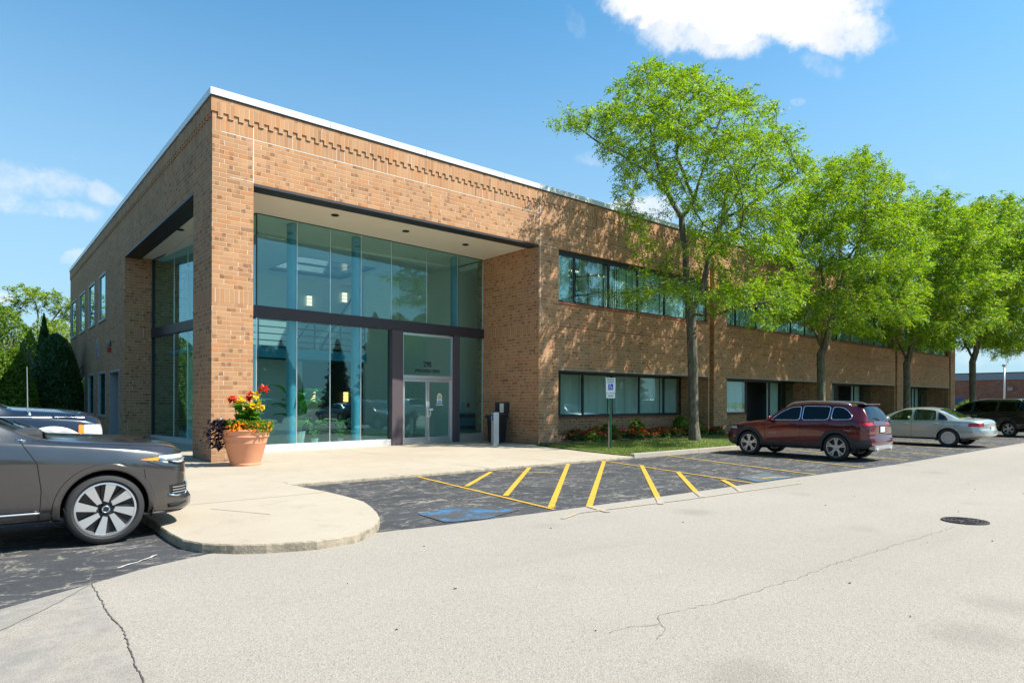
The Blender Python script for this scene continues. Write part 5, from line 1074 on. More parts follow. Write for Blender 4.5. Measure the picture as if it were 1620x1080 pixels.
# ------------------------------------------------------------------ vegetation
def quads(C, D, W, ln, wd):
    """leaf-sized diamonds: centre C, long axis D, width axis W"""
    n = len(C); V = np.empty((n, 4, 3)); ln = np.broadcast_to(ln, n)[:, None]; wd = np.broadcast_to(wd, n)[:, None]
    V[:, 0] = C-D*ln*.5; V[:, 1] = C+W*wd*.5-D*ln*.05; V[:, 2] = C+D*ln*.5; V[:, 3] = C-W*wd*.5-D*ln*.05; return V
def unit(v): return v/(np.linalg.norm(v, axis=1)[:, None]+1e-9)
def colonise(r, trunk, att, D=.32, infl=2.6, kill=.5, iters=90):
    P = [np.array(p, float) for p in trunk[0]]; par = [-1]+list(range(len(P)-1))
    for path in trunk[1:]:
        a = path[0]; prev = int(np.argmin([np.linalg.norm(p-np.array(a)) for p in P]))
        for q in path[1:]:
            q = np.array(q, float); s0 = P[prev]; k = max(1, int(np.linalg.norm(q-s0)/D))
            for j in range(1, k+1):
                P.append(s0+(q-s0)*j/k + r.normal(0, .02, 3)); par.append(prev); prev = len(P)-1
    P = np.array(P); A = att.copy(); best = np.full(len(A), 1e9); bi = np.zeros(len(A), int); done = 0
    for it in range(iters):
        new = P[done:]
        for c in range(0, len(new), 400):
            d = np.linalg.norm(A[:, None]-new[None, c:c+400], axis=2); j = d.argmin(1); dm = d[np.arange(len(A)), j]; u = dm < best; best[u] = dm[u]; bi[u] = j[u]+done+c
        done = len(P); keep = best > kill; A, best, bi = A[keep], best[keep], bi[keep]
        if not len(A): break
        m = best < infl*(1+it*.05)
        if not m.any(): break
        dirs = np.zeros_like(P); cnt = np.zeros(len(P)); v = unit(A[m]-P[bi[m]]); np.add.at(dirs, bi[m], v); np.add.at(cnt, bi[m], 1)
        g_ = np.where(cnt > 0)[0]; d = unit(dirs[g_]+r.normal(0, .25, (len(g_), 3))); P = np.concatenate([P, P[g_]+d*D]); par += g_.tolist()
    return P, np.array(par)
def tree_mesh(name, r, trunk, att, r0=.205, tip=.008, nf=5, leaf=(.125, .045), lm='locust_leaf', frond=.26, D=.32, root_flare=1.35):
    P, par = colonise(r, trunk, att, D); n = len(P); ch = [[] for _ in range(n)]
    for i, p in enumerate(par):
        if p >= 0: ch[p].append(i)
    w_ = np.zeros(n)
    for i in range(n-1, -1, -1):
        w_[i] = w_[i] if ch[i] else tip**2.2
        if par[i] >= 0: w_[par[i]] += w_[i]
    # parents may come later than children for the pre-built limbs: order is still parent < child
    rad = np.maximum(w_, 1e-9)**(1/2.2); rad = rad*(r0/rad[2]) if rad[2] > r0 else rad*(.5+.5*r0/rad[2]); rad = np.clip(rad, .007, None)
    rad[:8] = np.maximum(rad[:8], r0*.9); z0 = P[0][2]
    for i in range(n):
        if rad[i] > r0*.75 and P[i][2]-z0 < .5: rad[i] *= 1+(root_flare-1)*(1-(P[i][2]-z0)/.5)
    # chains
    m = MB(); main = [max(c, key=lambda k: rad[k]) if c else -1 for c in ch]
    starts = [0]+[c for i in range(n) for c in ch[i] if c != main[i]]
    for s0 in starts:
        idx = ([par[s0]] if par[s0] >= 0 else [])+[s0]
        while main[idx[-1]] >= 0: idx.append(main[idx[-1]])
        rr = [min(rad[i], rad[s0]*1.0) for i in idx]; nn = 14 if rr[-0] > .12 else 6 if rr[0] > .03 else 3
        m.tube([P[i] for i in idx], rr, nn, cap=False)
    V = np.array(m.v); V += r.normal(0, 1, V.shape)*0
    # leaves
    thin = np.where((rad < .026) & (np.arange(n) > 12))[0]; k = nf; src = np.repeat(thin, k); C0 = P[src]+r.normal(0, .10, (len(src), 3))
    dirn = unit(P[src]-P[np.maximum(par[src], 0)]); cen = att.mean(0); outw = unit(P[src]-cen)
    R1 = unit(dirn*.7+outw*.35+r.normal(0, .75, (len(src), 3))*np.array([1, 1, .55])+np.array([0, 0, -.10])); up = unit(r.normal(0, .42, R1.shape)+np.array([0, 0, 1.])+np.array(SUN)*.25)
    S1 = unit(np.cross(R1, up)); L = frond*r.uniform(.6, 1.25, len(src)); out = []
    for j in range(6):
        q = (j+.7)/6; sgn = 1 if j % 2 else -1; droop = np.array([0, 0, -.22])*(q**2)
        d = unit(R1*.55+S1*sgn*.85+droop*1.5+r.normal(0, .18, R1.shape)); c = C0+R1*(L*q)[:, None]+droop*L[:, None]*1.3+d*leaf[0]*.45
        nrm = unit(up+r.normal(0, .35, up.shape)); W = unit(np.cross(nrm, d)); out.append(quads(c, d, W, leaf[0]*r.uniform(.7, 1.2, len(src)), leaf[1]))
    return m, np.concatenate(out)
def sample_blobs(r, blobs, n):
    v = np.array([b[3]*b[4]*b[5] for b in blobs]); idx = r.choice(len(blobs), n, p=v/v.sum()); d = unit(r.normal(0, 1, (n, 3)))*(r.random(n)**.42)[:, None]
    b = np.array(blobs)[idx]; return b[:, :3]+d*b[:, 3:6]
def locust(seed, base, blobs, limbs, N, ymax=2.0, zlow=9.3, **k):
    r = np.random.default_rng(seed); at = sample_blobs(r, blobs, N)
    # tiered pads: pull the points into flat clumps
    pads = sample_blobs(r, blobs, 85); d = at[:, None]-pads[None]; d[:, :, 2] *= 2.3; j = np.linalg.norm(d, axis=2).argmin(1); at[:, 2] = at[:, 2]*.48+pads[j, 2]*.52+r.normal(0, .08, len(at)); at[:, :2] = at[:, :2]*.86+pads[j, :2]*.14
    lim = np.where(at[:, 2] < zlow, ymax, 99); at = at[(at[:, 1] < lim)]
    return tree_mesh('t', r, limbs, at, **k)
def make_tree(name, mesh, leaves, label, cat, loc, rz=0., group=None, lm='locust_leaf', scale=1.):
    root = empty(name, loc, rz); root.scale = (scale,)*3; tag(root, label, cat, group)
    tr = mesh.build('trunk', 'bark', root, smooth=True); raw('crown', leaves, lm, root); return root
LT = 'honey locusts in a row before the long front'
X0, Y0 = 21.2, 14.5
def LP(base, px, py, b=0.):
    """photo pixel on the upright plane through the trunk that faces the camera, pushed b metres along the sight line -> point relative to the trunk"""
    P0 = Vector((base[0], base[1], 0)); dist = math.hypot(*base[:2]); dv = P0/dist; q = ray(px, py); tt = (dist+b)/(q.x*dv.x+q.y*dv.y)
    p = CAM+q*tt; return (p.x-base[0], p.y-base[1], p.z)
def side(base, bl, R=5.0, seed=1):
    q = random.Random(seed); o = []; dist = math.hypot(*base[:2]); k = dist/FPX; zc = 9.5
    for (px, py, rp) in bl:
        a0 = LP(base, px, py); a = math.hypot(a0[0], a0[1]); zr = max(0, 1-((a0[2]-zc)/7.5)**2); dep = math.sqrt(max(.6, R*R*zr-a*a*.8)); nb = 1+int(dep/1.1)
        for i in range(nb*2+1):
            b = (i/nb-1)*dep*.92 if nb else 0; x, y, z = LP(base, px, py, b+q.uniform(-.4, .4)); rr = rp*k
            if z < 9.7 and base[1]+y+rr*.6 > 16.4: continue
            o.append((x, y, z, rr*q.uniform(.85, 1.1), rr*q.uniform(.85, 1.1), rr*q.uniform(.5, .72)))
    return o
def limbpx(base, L): return [[LP(base, *p) if len(p) == 3 and p[1] > 50 else p for p in path] for path in L]
LT = 'honey locusts in a row before the long front'
B1 = (21.2, 14.5)
T1 = [(885, 205, 28), (915, 190, 32), (955, 185, 34), (985, 140, 30), (1030, 110, 30), (1070, 135, 40), (1100, 115, 24), (1120, 160, 44), (1175, 165, 38), (1215, 195, 34), (1250, 220, 30), (1272, 252, 26), (1010, 190, 42), (1060, 200, 46), (1120, 230, 46), (1180, 240, 46), (1230, 270, 38), (1262, 292, 28), (960, 235, 30), (1000, 262, 34), (1050, 285, 36), (985, 320, 26), (1000, 350, 22), (1150, 300, 42), (1210, 330, 40), (1105, 345, 30), (1150, 370, 34), (1200, 390, 34), (1240, 370, 34), (1258, 420, 30),
      (985, 455, 22), (1020, 448, 30), (1060, 450, 32), (1110, 440, 32), (1160, 450, 34), (1210, 462, 36), (1250, 480, 32), (1000, 480, 15), (1135, 478, 22), (1215, 508, 20), (1045, 405, 20), (1120, 400, 28)]
bole = lambda: [(.16, 0, 0), (.13, 0, .3), (.10, 0, .7), (.06, 0, 1.3), (.04, .0, 2.1), (0, 0, 3.0), (-.04, 0, 3.8)]
def P1(*a): return LP(B1, *a)
limbs = [bole()+[P1(1093, 500, 0)], [P1(1093, 500, 0), P1(1086, 440, 0), P1(1084, 385, 0), P1(1078, 345, .1), P1(1058, 312, .2), P1(1040, 262, .2), P1(1030, 205, 0), P1(1030, 150, 0)], [P1(1058, 312, .2), P1(1020, 270, -.3), P1(970, 240, -.6), P1(915, 205, -.6)], [P1(1078, 345, .1), P1(1098, 318, -.3), P1(1112, 270, -.4), P1(1130, 215, -.2), P1(1150, 165, 0)], [P1(1098, 318, -.3), P1(1070, 250, -1.2), P1(1075, 190, -1.5), P1(1080, 140, -1.2)],
  [P1(1093, 500, 0), P1(1112, 455, .2), P1(1122, 405, .3), P1(1142, 350, .5), P1(1170, 300, .6), P1(1200, 250, .6), P1(1225, 215, .5)], [P1(1142, 350, .5), P1(1185, 325, 0), P1(1225, 300, -.6), P1(1262, 275, -.9)], [P1(1093, 505, 0), P1(1130, 500, -1), P1(1175, 485, -1.6), P1(1225, 478, -2)], [P1(1086, 440, 0), P1(1060, 445, -1.2), P1(1020, 455, -2.2)], [P1(1122, 405, .3), P1(1150, 390, -1.5), P1(1170, 370, -3)], [P1(1040, 262, .2), P1(1030, 230, 1.8), P1(1040, 190, 3)], [P1(1142, 350, .5), P1(1150, 300, 2), P1(1165, 250, 3.2)]]
low = [LP(B1, px, py, b)+(r_, r_, r_*.55) for (px, py, b, r_) in ((965, 462, -3.6, .6), (990, 470, -4., .8), (1015, 455, -3.6, .9), (1045, 462, -3.2, .9), (1000, 440, -3.4, .7), (1030, 482, -4., .7), (1070, 470, -3.4, .9), (985, 485, -4.4, .5), (1105, 465, -3.6, .9), (1150, 480, -3.6, 1.), (1200, 490, -3.4, 1.), (1060, 440, -3, .8))]
limbs.append([P1(1060, 445, -1.2), P1(1030, 455, -2.8), P1(985, 465, -3.6)])
tm, tl = locust(3, None, side(B1, T1, 5.0, 2)+low+low, limbs, 5600, ymax=1.8, nf=9, leaf=(.125, .045))
make_tree('honey_locust', tm, tl, 'tall honey locust nearest the entrance, reaching left over the roof edge', 'tree', (B1[0], B1[1], .04), 0, LT)
def broad(base, bl, px0, seed, N, leaf, R=5.0, **k):
    P = lambda *a: LP(base, *a); dd = math.hypot(*base)/FPX; u = lambda dx, z, b=0.: P(px0+dx/dd, HY-(z-1.55)/(math.hypot(*base))*FPX, b)
    L = [bole()+[u(0, 4.3)], [u(0, 4.3), u(.3, 5.4), u(.7, 6.8), u(1.4, 8.6), u(2.2, 10.6), u(3., 12.4)], [u(0, 4.3), u(-.6, 5.4), u(-1.2, 7), u(-1.9, 9), u(-2.3, 11)], [u(.3, 5.4), u(0, 7.5, -.5), u(-.3, 9.8, -.6), u(0, 12, -.4)], [u(.3, 5.4), u(2., 6.2, -1.2), u(3.8, 7, -1.6)], [u(-.6, 5.4), u(-2, 5.9, -1.2), u(-3.6, 6.6, -1.6)], [u(0, 4.3), u(.2, 5.2, -1.6), u(.3, 5.8, -3.4)], [u(.7, 6.8), u(1., 8, -1.8), u(1.2, 9, -3.2)], [u(-1.2, 7), u(-1.5, 8.2, -1.8), u(-1.8, 9, -3.2)], [u(.7, 6.8), u(.9, 9, 2), u(1, 10.6, 3)]]
    return locust(seed, None, side(base, bl, R, seed), L, N, ymax=1.8, leaf=leaf, **k)
B2 = (31.7, 14.4)
T2 = [(1445, 330, 26), (1455, 400, 30), (1450, 455, 28), (1232, 420, 26), (1225, 470, 24), (1440, 500, 24), (1300, 278, 30), (1330, 268, 32), (1355, 252, 24), (1380, 242, 16), (1394, 256, 16), (1400, 290, 32), (1350, 300, 40), (1300, 320, 40), (1268, 318, 30), (1255, 350, 34), (1300, 370, 42), (1350, 360, 46), (1400, 340, 40), (1428, 370, 34), (1262, 400, 34), (1310, 420, 40), (1360, 420, 42), (1405, 420, 38), (1252, 450, 30), (1300, 470, 36), (1345, 480, 36), (1392, 480, 34), (1262, 500, 24), (1310, 515, 24), (1240, 518, 20), (1360, 520, 24), (1405, 528, 22)]
tm2, tl2 = broad(B2, T2, 1303, 8, 5600, (.135, .048), 6.2, nf=10)
make_tree('honey_locust', tm2, tl2, 'honey locust rising just behind the dark red suv', 'tree', (B2[0], B2[1], .04), 0, LT)
B3 = (42.9, 14.4)
T3 = [(1395, 380, 28), (1385, 440, 28), (1380, 490, 24), (1565, 380, 28), (1575, 440, 28), (1565, 500, 24), (1410, 340, 22), (1550, 340, 22), (1440, 320, 24), (1470, 318, 26), (1500, 332, 26), (1430, 350, 32), (1480, 370, 36), (1525, 360, 30), (1440, 410, 34), (1490, 420, 38), (1535, 410, 32), (1400, 440, 28), (1450, 460, 34), (1500, 470, 34), (1540, 460, 30), (1420, 500, 28), (1470, 520, 30), (1520, 520, 28), (1390, 530, 20), (1445, 555, 18), (1500, 560, 18)]
tm3, tl3 = broad(B3, T3, 1436, 15, 5000, (.16, .058), 6.4, nf=10)
t3 = make_tree('honey_locust', tm3, tl3, 'honey locust with its trunk above the front of the silver sedan', 'tree', (42.9, 14.4, .04), 0, LT)
t4 = copy_tree(t3); t4.location = (54.9, 14.2, .04); t4.rotation_euler = (0, 0, R_(-5)); t4.scale = (1.14, 1.14, 1.16); t4['label'] = 'dark stemmed honey locust just past the far end of the office building'
t5 = copy_tree(t3); t5.location = (66, 11.5, .04); t5.rotation_euler = (0, 0, R_(-160)); t5.scale = (1.2, 1.2, 1.2); t5['label'] = 'rightmost honey locust of the row, above the black minivan'

def bush(r, n, rx, ry, h, ln, wd, z0=0., lump=.25, cone=0., droop=.2):
    """leaf shell over a lumpy dome"""
    d = unit(r.normal(0, 1, (n, 3))); d[:, 2] = np.abs(d[:, 2]) if z0 == 0 else d[:, 2]
    k = unit(r.normal(0, 1, (34, 3))); k[:, 2] = np.abs(k[:, 2]); near = (d@k.T).max(1); f = 1-lump*(1-np.clip((near-.75)/.25, 0, 1)); rad = f*(1-.42*r.random(n)**2.2)
    p = d*rad[:, None]; u = np.clip(p[:, 2], 0, 1); tp = 1-cone*u; C = np.stack([p[:, 0]*rx*tp, p[:, 1]*ry*tp, z0+p[:, 2]*h], 1)
    D_ = unit(d*.5+r.normal(0, .6, (n, 3))-np.array([0, 0, droop])); nn = unit(d+r.normal(0, .5, (n, 3))); return quads(C, D_, unit(np.cross(nn, D_)), ln*r.uniform(.6, 1.3, n), wd)
def stem_obj(root, h, r=.06):
    m = MB(); m.tube([(0, 0, 0), (.05, 0, h*.4), (0, .05, h*.8)], [r, r*.8, r*.4], 8)
    for a in range(6): m.tube([(.03, 0, h*.3), (math.cos(a)*h*.25, math.sin(a)*h*.25, h*.7)], [r*.5, r*.15], 5)
    m.build('stem', 'bark', root, smooth=True)
def shrub(name, label, cat, loc, r, n, rx, ry, h, ln, wd, lm, group=None, **k):
    root = empty(name, loc); tag(root, label, cat, group); raw('foliage', bush(r, n, rx, ry, h, ln, wd, **k), lm, root); stem_obj(root, h, .05+.02*h); return root
r = np.random.default_rng(5)
shrub('arborvitae', 'dark green dome shaped arborvitae in the shade against the left side wall', 'arborvitae', (3.35, 39.6, 0), r, 26000, 1.25, 1.6, 4.95, .15, .055, 'hedge_leaf', 'clipped arborvitae beside the wall', cone=.05, lump=.12, droop=-.4)
shrub('arborvitae', 'slim pointed arborvitae tip rising behind the dark shaded one', 'arborvitae', (3.1, 43, 0), r, 9000, .9, 1.0, 6.2, .15, .055, 'hedge_leaf', 'clipped arborvitae beside the wall', cone=.75, lump=.12, droop=-.4)
shrub('leafy_bush', 'bright green bush left of the shaded arborvitae, above the black suv', 'bush', (1.35, 37.6, 0), r, 22000, 1.25, 1.5, 4.1, .13, .065, 'bush_leaf', 'bushes at the left edge', lump=.3)
shrub('leafy_bush', 'bright green bush at the very left edge of the picture', 'bush', (-.6, 39.5, 0), r, 22000, 1.6, 1.8, 5.2, .14, .07, 'bush_leaf', 'bushes at the left edge', lump=.3)
shrub('leafy_bush', 'tall fresh green bush behind the arborvitae', 'bush', (1.3, 46, 0), r, 26000, 2.4, 2.4, 6.9, .16, .08, 'bush_leaf', 'bushes at the left edge', lump=.35)
shrub('leafy_bush', 'tall yellowish green bush touching the far corner of the building', 'bush', (4.0, 50.5, 0), r, 20000, 2.2, 2.4, 7.0, .17, .085, 'yellow_bush_leaf', 'bushes at the left edge', lump=.4)
shrub('leafy_bush', 'tall green bush furthest back at the left edge', 'bush', (-2.4, 50, 0), r, 20000, 3, 3, 7.2, .18, .09, 'bush_leaf', 'bushes at the left edge', lump=.35)
bl = [(x, y, z, q, q, q*.45) for (x, y, z, q) in ((-2, 0, 7.2, 1.5), (0, 0, 8.1, 1.5), (1.6, 0, 7.7, 1.4), (.6, .5, 8.5, .8), (-.9, 0, 8.6, .8), (2.6, 0, 6.8, 1.2))]
lr = [[(0, 0, 0), (0, 0, 1), (0, 0, 2), (.1, 0, 3.5), (.1, 0, 5)], [(.1, 0, 5), (-1, 0, 6.4), (-1.8, 0, 7.2)], [(.1, 0, 5), (.8, 0, 6.6), (1.4, 0, 7.6)], [(.1, 0, 5), (.1, .3, 6.6), (0, .3, 7.8)]]
tmy, tly = tree_mesh('y', r, lr, sample_blobs(r, bl, 420), r0=.12, nf=10, leaf=(.2, .08), frond=.4)
make_tree('young_tree', tmy, tly, 'thin airy yellow green tree rising above the bushes at the left', 'tree', (3.4, 53, .3), 0, None, 'yellow_bush_leaf', .98)

for i, (x, y, q, h) in enumerate(((-13, 16, 4.4, 11), (-14, 25, 4.8, 12.5), (-13.5, 34, 4.6, 11.5), (-15, 43, 5, 12), (-14, 7, 4., 10))):
    shrub('roadside_tree', 'large green tree left of the parking lot, mirrored in the side glazing', 'tree', (x, y, .8), r, 22000, q, q, h, .34, .2, 'hedge_leaf', 'trees left of the parking lot', lump=.35)
# trees across the road, behind the camera: they stand in the glass
def conifer(r, n, h, rb):
    z = h*(1-r.random(n)**.62)*.95+.4; a = r.uniform(0, 6.28, n); tier = .70+.30*np.sin(z*3.1+np.sin(a*3)*2.2); lob = .75+.25*np.sin(a*5+z*2.3); R2 = rb*(1-z/h)**.8*tier*lob*(1-.35*r.random(n)**2)
    C = np.stack([np.cos(a)*R2, np.sin(a)*R2, z-.12*R2], 1); D_ = unit(np.stack([np.cos(a), np.sin(a), -.25+r.normal(0, .3, n)], 1)+r.normal(0, .35, (n, 3))); nn = unit(r.normal(0, .6, (n, 3))+np.array([0, 0, 1])); return quads(C, D_, unit(np.cross(nn, D_)), .42*r.uniform(.5, 1.3, n), .13)
E_ = 'evergreens across the road'
m = MB(); m.tube([(0, 0, 0), (0, 0, 6), (0, 0, 12)], [.22, .15, .04], 10)
ev = make_tree('evergreen_tree', m, conifer(r, 20000, 13.0, 3.6), 'dark evergreen across the road, mirrored in the glazing', 'tree', (20, -22, 0), 0, E_, 'evergreen_leaf')
EV = [(17+2.1*i, -21-3*(i % 3), (.56, .48, .62, .44, .66, .52, .58)[i % 7]) for i in range(12)]+[(13, -23, .6), (9, -24, .66), (41.5, -22, .9), (67, -22, .8), (73, -24, .9), (2, -24, .7), (-6, -24, .8)]
for i, (x, y, s_) in enumerate(EV):
    o = ev if i == 0 else copy_tree(ev); o.location = (x, y, 0); o.rotation_euler = (0, 0, i*1.7); o.scale = (s_, s_, s_); o['label'] = 'dark evergreen across the road, mirrored in the glazing'
for k, (x, y, q, h) in enumerate(((44, -21, 4.2, 11.5), (51, -23, 4.6, 13.5), (58, -21, 4.4, 12.0), (24, -33, 5.0, 8.5), (34, -34, 5.5, 8.0))):
    shrub('broadleaf_tree', 'large round broadleaf tree across the road, mirrored in the right half of the glazing', 'tree', (x, y, 0), r, 26000, q, q, h, .34, .2, 'hedge_leaf', 'broadleaf trees across the road', lump=.4)
PK = 'cars parked across the road'
for i, (x, y, rz, pt_, sp, lab) in enumerate(((26, -7, -88, 'paint_silver', SEDAN, 'silver sedan parked across the road, mirrored in the glazing'), (31.5, -7.4, -92, 'paint_white', XC, 'white suv parked across the road, mirrored in the glazing'), (19.5, -7.2, -90, 'paint_graphite', JEEP, 'grey suv parked across the road, mirrored in the glazing'), (37.6, -7.2, -90, 'paint_white', SEDAN, 'white sedan parked across the road, mirrored in the glazing'))):
    sp = dict(sp); sp['paint'] = pt_; sp['dx'] = .05; sp['seg'] = 1; sp['fine'] = 1; sp['scale'] = 1.; sp['mirrormat'] = sp['handlemat'] = pt_; sp['extra'] = []; sp['cabin'] = None
    vehicle('parked_sedan' if sp['L'] > 4.8 and sp['L'] < 4.9 else 'parked_suv', sp, lab, 'sedan' if 'sedan' in lab else 'suv', (x, y), R_(rz), PK)

# ------------------------------------------------------------------ flower bed by the ground floor windows
FG = 'bedding flowers under the ground floor windows'
def flower_plant(name, r, pm, h, n1=260, n2=34, gm='bed_leaf', rx=.30, big=.05, flower='flower'):
    root = empty(name, (0, 0, 0)); raw('foliage', bush(r, n1, rx, rx, h, .11, .06, lump=.2), gm, root)
    c = []; V = []
    for k in range(n2):
        a, q = r.uniform(0, 6.28), rx*math.sqrt(r.random())*1.0; z = h*(1.0-.45*(q/rx)**2)+r.uniform(-.03, .05); p = np.array([math.cos(a)*q, math.sin(a)*q, z])
        dd = unit(r.normal(0, 1, (5, 3))*np.array([1, 1, .4])); V.append(quads(np.repeat(p[None], 5, 0)+dd*big*.4, dd, unit(np.cross(np.tile([0, .2, 1.], (5, 1))+r.normal(0, .4, (5, 3)), dd)), big, big*.7))
    raw(flower, np.concatenate(V), pm, root); return root
protos = [flower_plant('flowering_plant', r, 'petal_red', .30), flower_plant('flowering_plant', r, 'petal_pink', .28), flower_plant('flowering_plant', r, 'petal_orange', .30), flower_plant('flowering_plant', r, 'petal_red', .34, gm='bush_leaf')]
fl = ['low red flowering plant in the mulch bed under the windows', 'low pink flowering plant in the mulch bed under the windows', 'low orange flowering plant in the mulch bed under the windows', 'fresh green plant with red flowers in the mulch bed under the windows']
used = set(); k = 0
for x in np.arange(16.3, 26.2, .56):
    for row, y in enumerate((16.35, 16.95, 17.5)):
        if x < 16.9 and row: continue
        if random.random() < .10: continue
        i = random.choice([0, 0, 1, 3, 2, 0]); o = protos[i] if i not in used else copy_tree(protos[i]); used.add(i)
        o.location = (x+random.uniform(-.15, .15), y+random.uniform(-.12, .12), .09); o.rotation_euler = (0, 0, random.uniform(0, 6)); s_ = random.uniform(.8, 1.25); o.scale = (s_, s_, s_*random.uniform(.8, 1.2)); tag(o, fl[i], 'flower', FG)
for x, y, h in ((21.2, 17.2, .75), (24.1, 17.1, .95), (24.9, 16.9, .85), (19.6, 17.3, .6)):
    shrub('white_flowered_shrub', 'light green shrub above the red flowers, %s' % {.75: 'under the middle window panes', .95: 'just left of the first trunk', .85: 'directly behind the first trunk', .6: 'right of the sign post'}[h], 'shrub', (x, y, .08), r, 700, .42, .4, h, .14, .07, 'bush_leaf', 'taller shrubs in the flower bed', lump=.3)

# ------------------------------------------------------------------ terracotta pot with cannas
pot = empty('flower_pot', (4.93, 15.50, .035)); tag(pot, 'large round terracotta pot with a banded rim in front of the corner pier', 'flower pot')
m = MB(); m.lathe([(0, .03), (.29, .03), (.30, 0), (.335, .0), (.345, .05), (.335, .07), (.345, .10), (.455, .52), (.462, .53), (.46, .545), (.50, .66), (.515, .665), (.52, .685), (.51, .70), (.53, .80), (.545, .82), (.535, .84), (.50, .84), (.46, .74), (0, .74)], 56); m.build('pot_body', 'terracotta', pot, smooth=True, angle=28)
m = MB(); m.lathe([(0, .76), (.47, .745)], 30); m.build('soil', 'soil', pot)
def blade_leaf(m, base, d, ln, wd, droop, seg=9, fold=.18):
    d = Vector(d).normalized(); s_ = d.cross(Vector((0, 0, 1))); s_ = s_.normalized() if s_.length > .05 else Vector((1, 0, 0)); p = Vector(base); vs = []
    for i in range(seg+1):
        q = i/seg; w2 = wd*math.sin(math.pi*min(1, q*.94+.06)**.8)*.5; n_ = s_.cross(d).normalized(); vs += [tuple(p-s_*w2+n_*w2*fold), tuple(p), tuple(p+s_*w2+n_*w2*fold)]
        p = p+d*ln/seg; d = (d+Vector((0, 0, -droop/seg))).normalized()
    m.add(vs, [f for i in range(seg) for f in ((3*i, 3*i+1, 3*i+4, 3*i+3), (3*i+1, 3*i+2, 3*i+5, 3*i+4))])
can = empty('canna_plant', (4.93, 15.50, .79)); tag(can, 'broad leaved canna plant with red and yellow blooms in the terracotta pot', 'canna')
m = MB(); rr = random.Random(4)
stems = [(-.20, .02, .66, 'petal_red'), (-.08, -.05, .74, 'petal_yellow'), (.08, .05, .86, 'petal_red'), (.24, -.02, .86, 'petal_yellow'), (.40, .05, 1.02, 'petal_red'), (.20, -.1, .60, 'petal_yellow'), (.34, -.05, .62, 'petal_yellow'), (-.30, .0, .80, 'petal_red')]
ms = MB()
RX = Vector((.7648, -.6435, 0)); RY = Vector((.6435, .7648, 0))
for (a, b, h, pm) in stems:
    p = RX*a+RY*b; ms.tube([p*.35, p*.7+Vector((0, 0, h*.5)), p+Vector((0, 0, h))], [.014, .012, .008], 6)
    for k in range(6):
        q = rr.uniform(0, 6.28); blade_leaf(m, p*.5+Vector((0, 0, h*(.10+.10*k))), (math.cos(q), math.sin(q), 1.3), rr.uniform(.36, .52), rr.uniform(.15, .21), 1.5)
m.build('leaves', 'canna_leaf', can, smooth=True); ms.build('stems', 'canna_leaf', can, smooth=True)
for (a, b, h, pm) in stems:
    p = RX*a+RY*b+Vector((0, 0, h)); fm = MB()
    for k in range(34):
        d = Vector((rr.gauss(0, 1), rr.gauss(0, 1), rr.gauss(0, .8))).normalized(); blade_leaf(fm, p+d*rr.uniform(.01, .06), d, .10, .075, .6, 4, .3)
    fm.build('bloom', pm, can, smooth=True)
dk = empty('trailing_plant', (4.93, 15.50, .79)); tag(dk, 'dark purple sweet potato vine spilling over the left of the pot', 'vine'); m = MB()
for k in range(620):
    a = rr.gauss(-.46, .15); b = rr.gauss(-.16, .17); z = rr.uniform(-.34, .30)*(1 if a < -.40 else .55)+(.12 if a > -.4 else 0); q = RX*a+RY*b; d = Vector((q.x, q.y, .1)).normalized()+Vector((rr.gauss(0, .5), rr.gauss(0, .5), rr.gauss(-.2, .4))); blade_leaf(m, q+Vector((0, 0, z)), d, rr.uniform(.08, .14), rr.uniform(.06, .10), 1.2, 4, .2)
m.build('foliage', 'dark_plant_leaf', dk, smooth=True)
gp = empty('marigold_plant', (4.93, 15.50, .79)); tag(gp, 'clump of small orange flowers along the right rim of the pot', 'marigold'); Vg = []; Vl = []
for k in range(2600):
    a = rr.uniform(-.30, .60); b = rr.uniform(-.42, .25); 
    if a*a+b*b > .38: continue
    z = .16+rr.uniform(-.10, .14)-.3*max(0, math.hypot(a, b)-.45); p = RX*a+RY*b+Vector((0, 0, z))
    Vl.append(quads(np.array([p]), unit(np.array([[rr.gauss(0, 1), rr.gauss(0, 1), .6]])), unit(np.array([[rr.gauss(0, 1), rr.gauss(0, 1), .3]])), .08, .035))
for k in range(230):
    q = rr.uniform(0, 6.28); ra = rr.uniform(.30, .57); a, b = ra*math.cos(q), ra*math.sin(q)
    if a < -.25: continue
    p = np.array(RX*a+RY*b+Vector((0, 0, rr.uniform(.08, .27)-.45*max(0, ra-.46)))); dd = unit(rng.normal(0, 1, (9, 3))); Vg.append(quads(p[None]+dd*.014, dd, unit(np.cross(dd, rng.normal(0, 1, (9, 3)))), .052, .042))
raw('foliage', np.concatenate(Vl), 'bush_leaf', gp); raw('flower', np.concatenate(Vg), 'petal_orange', gp)

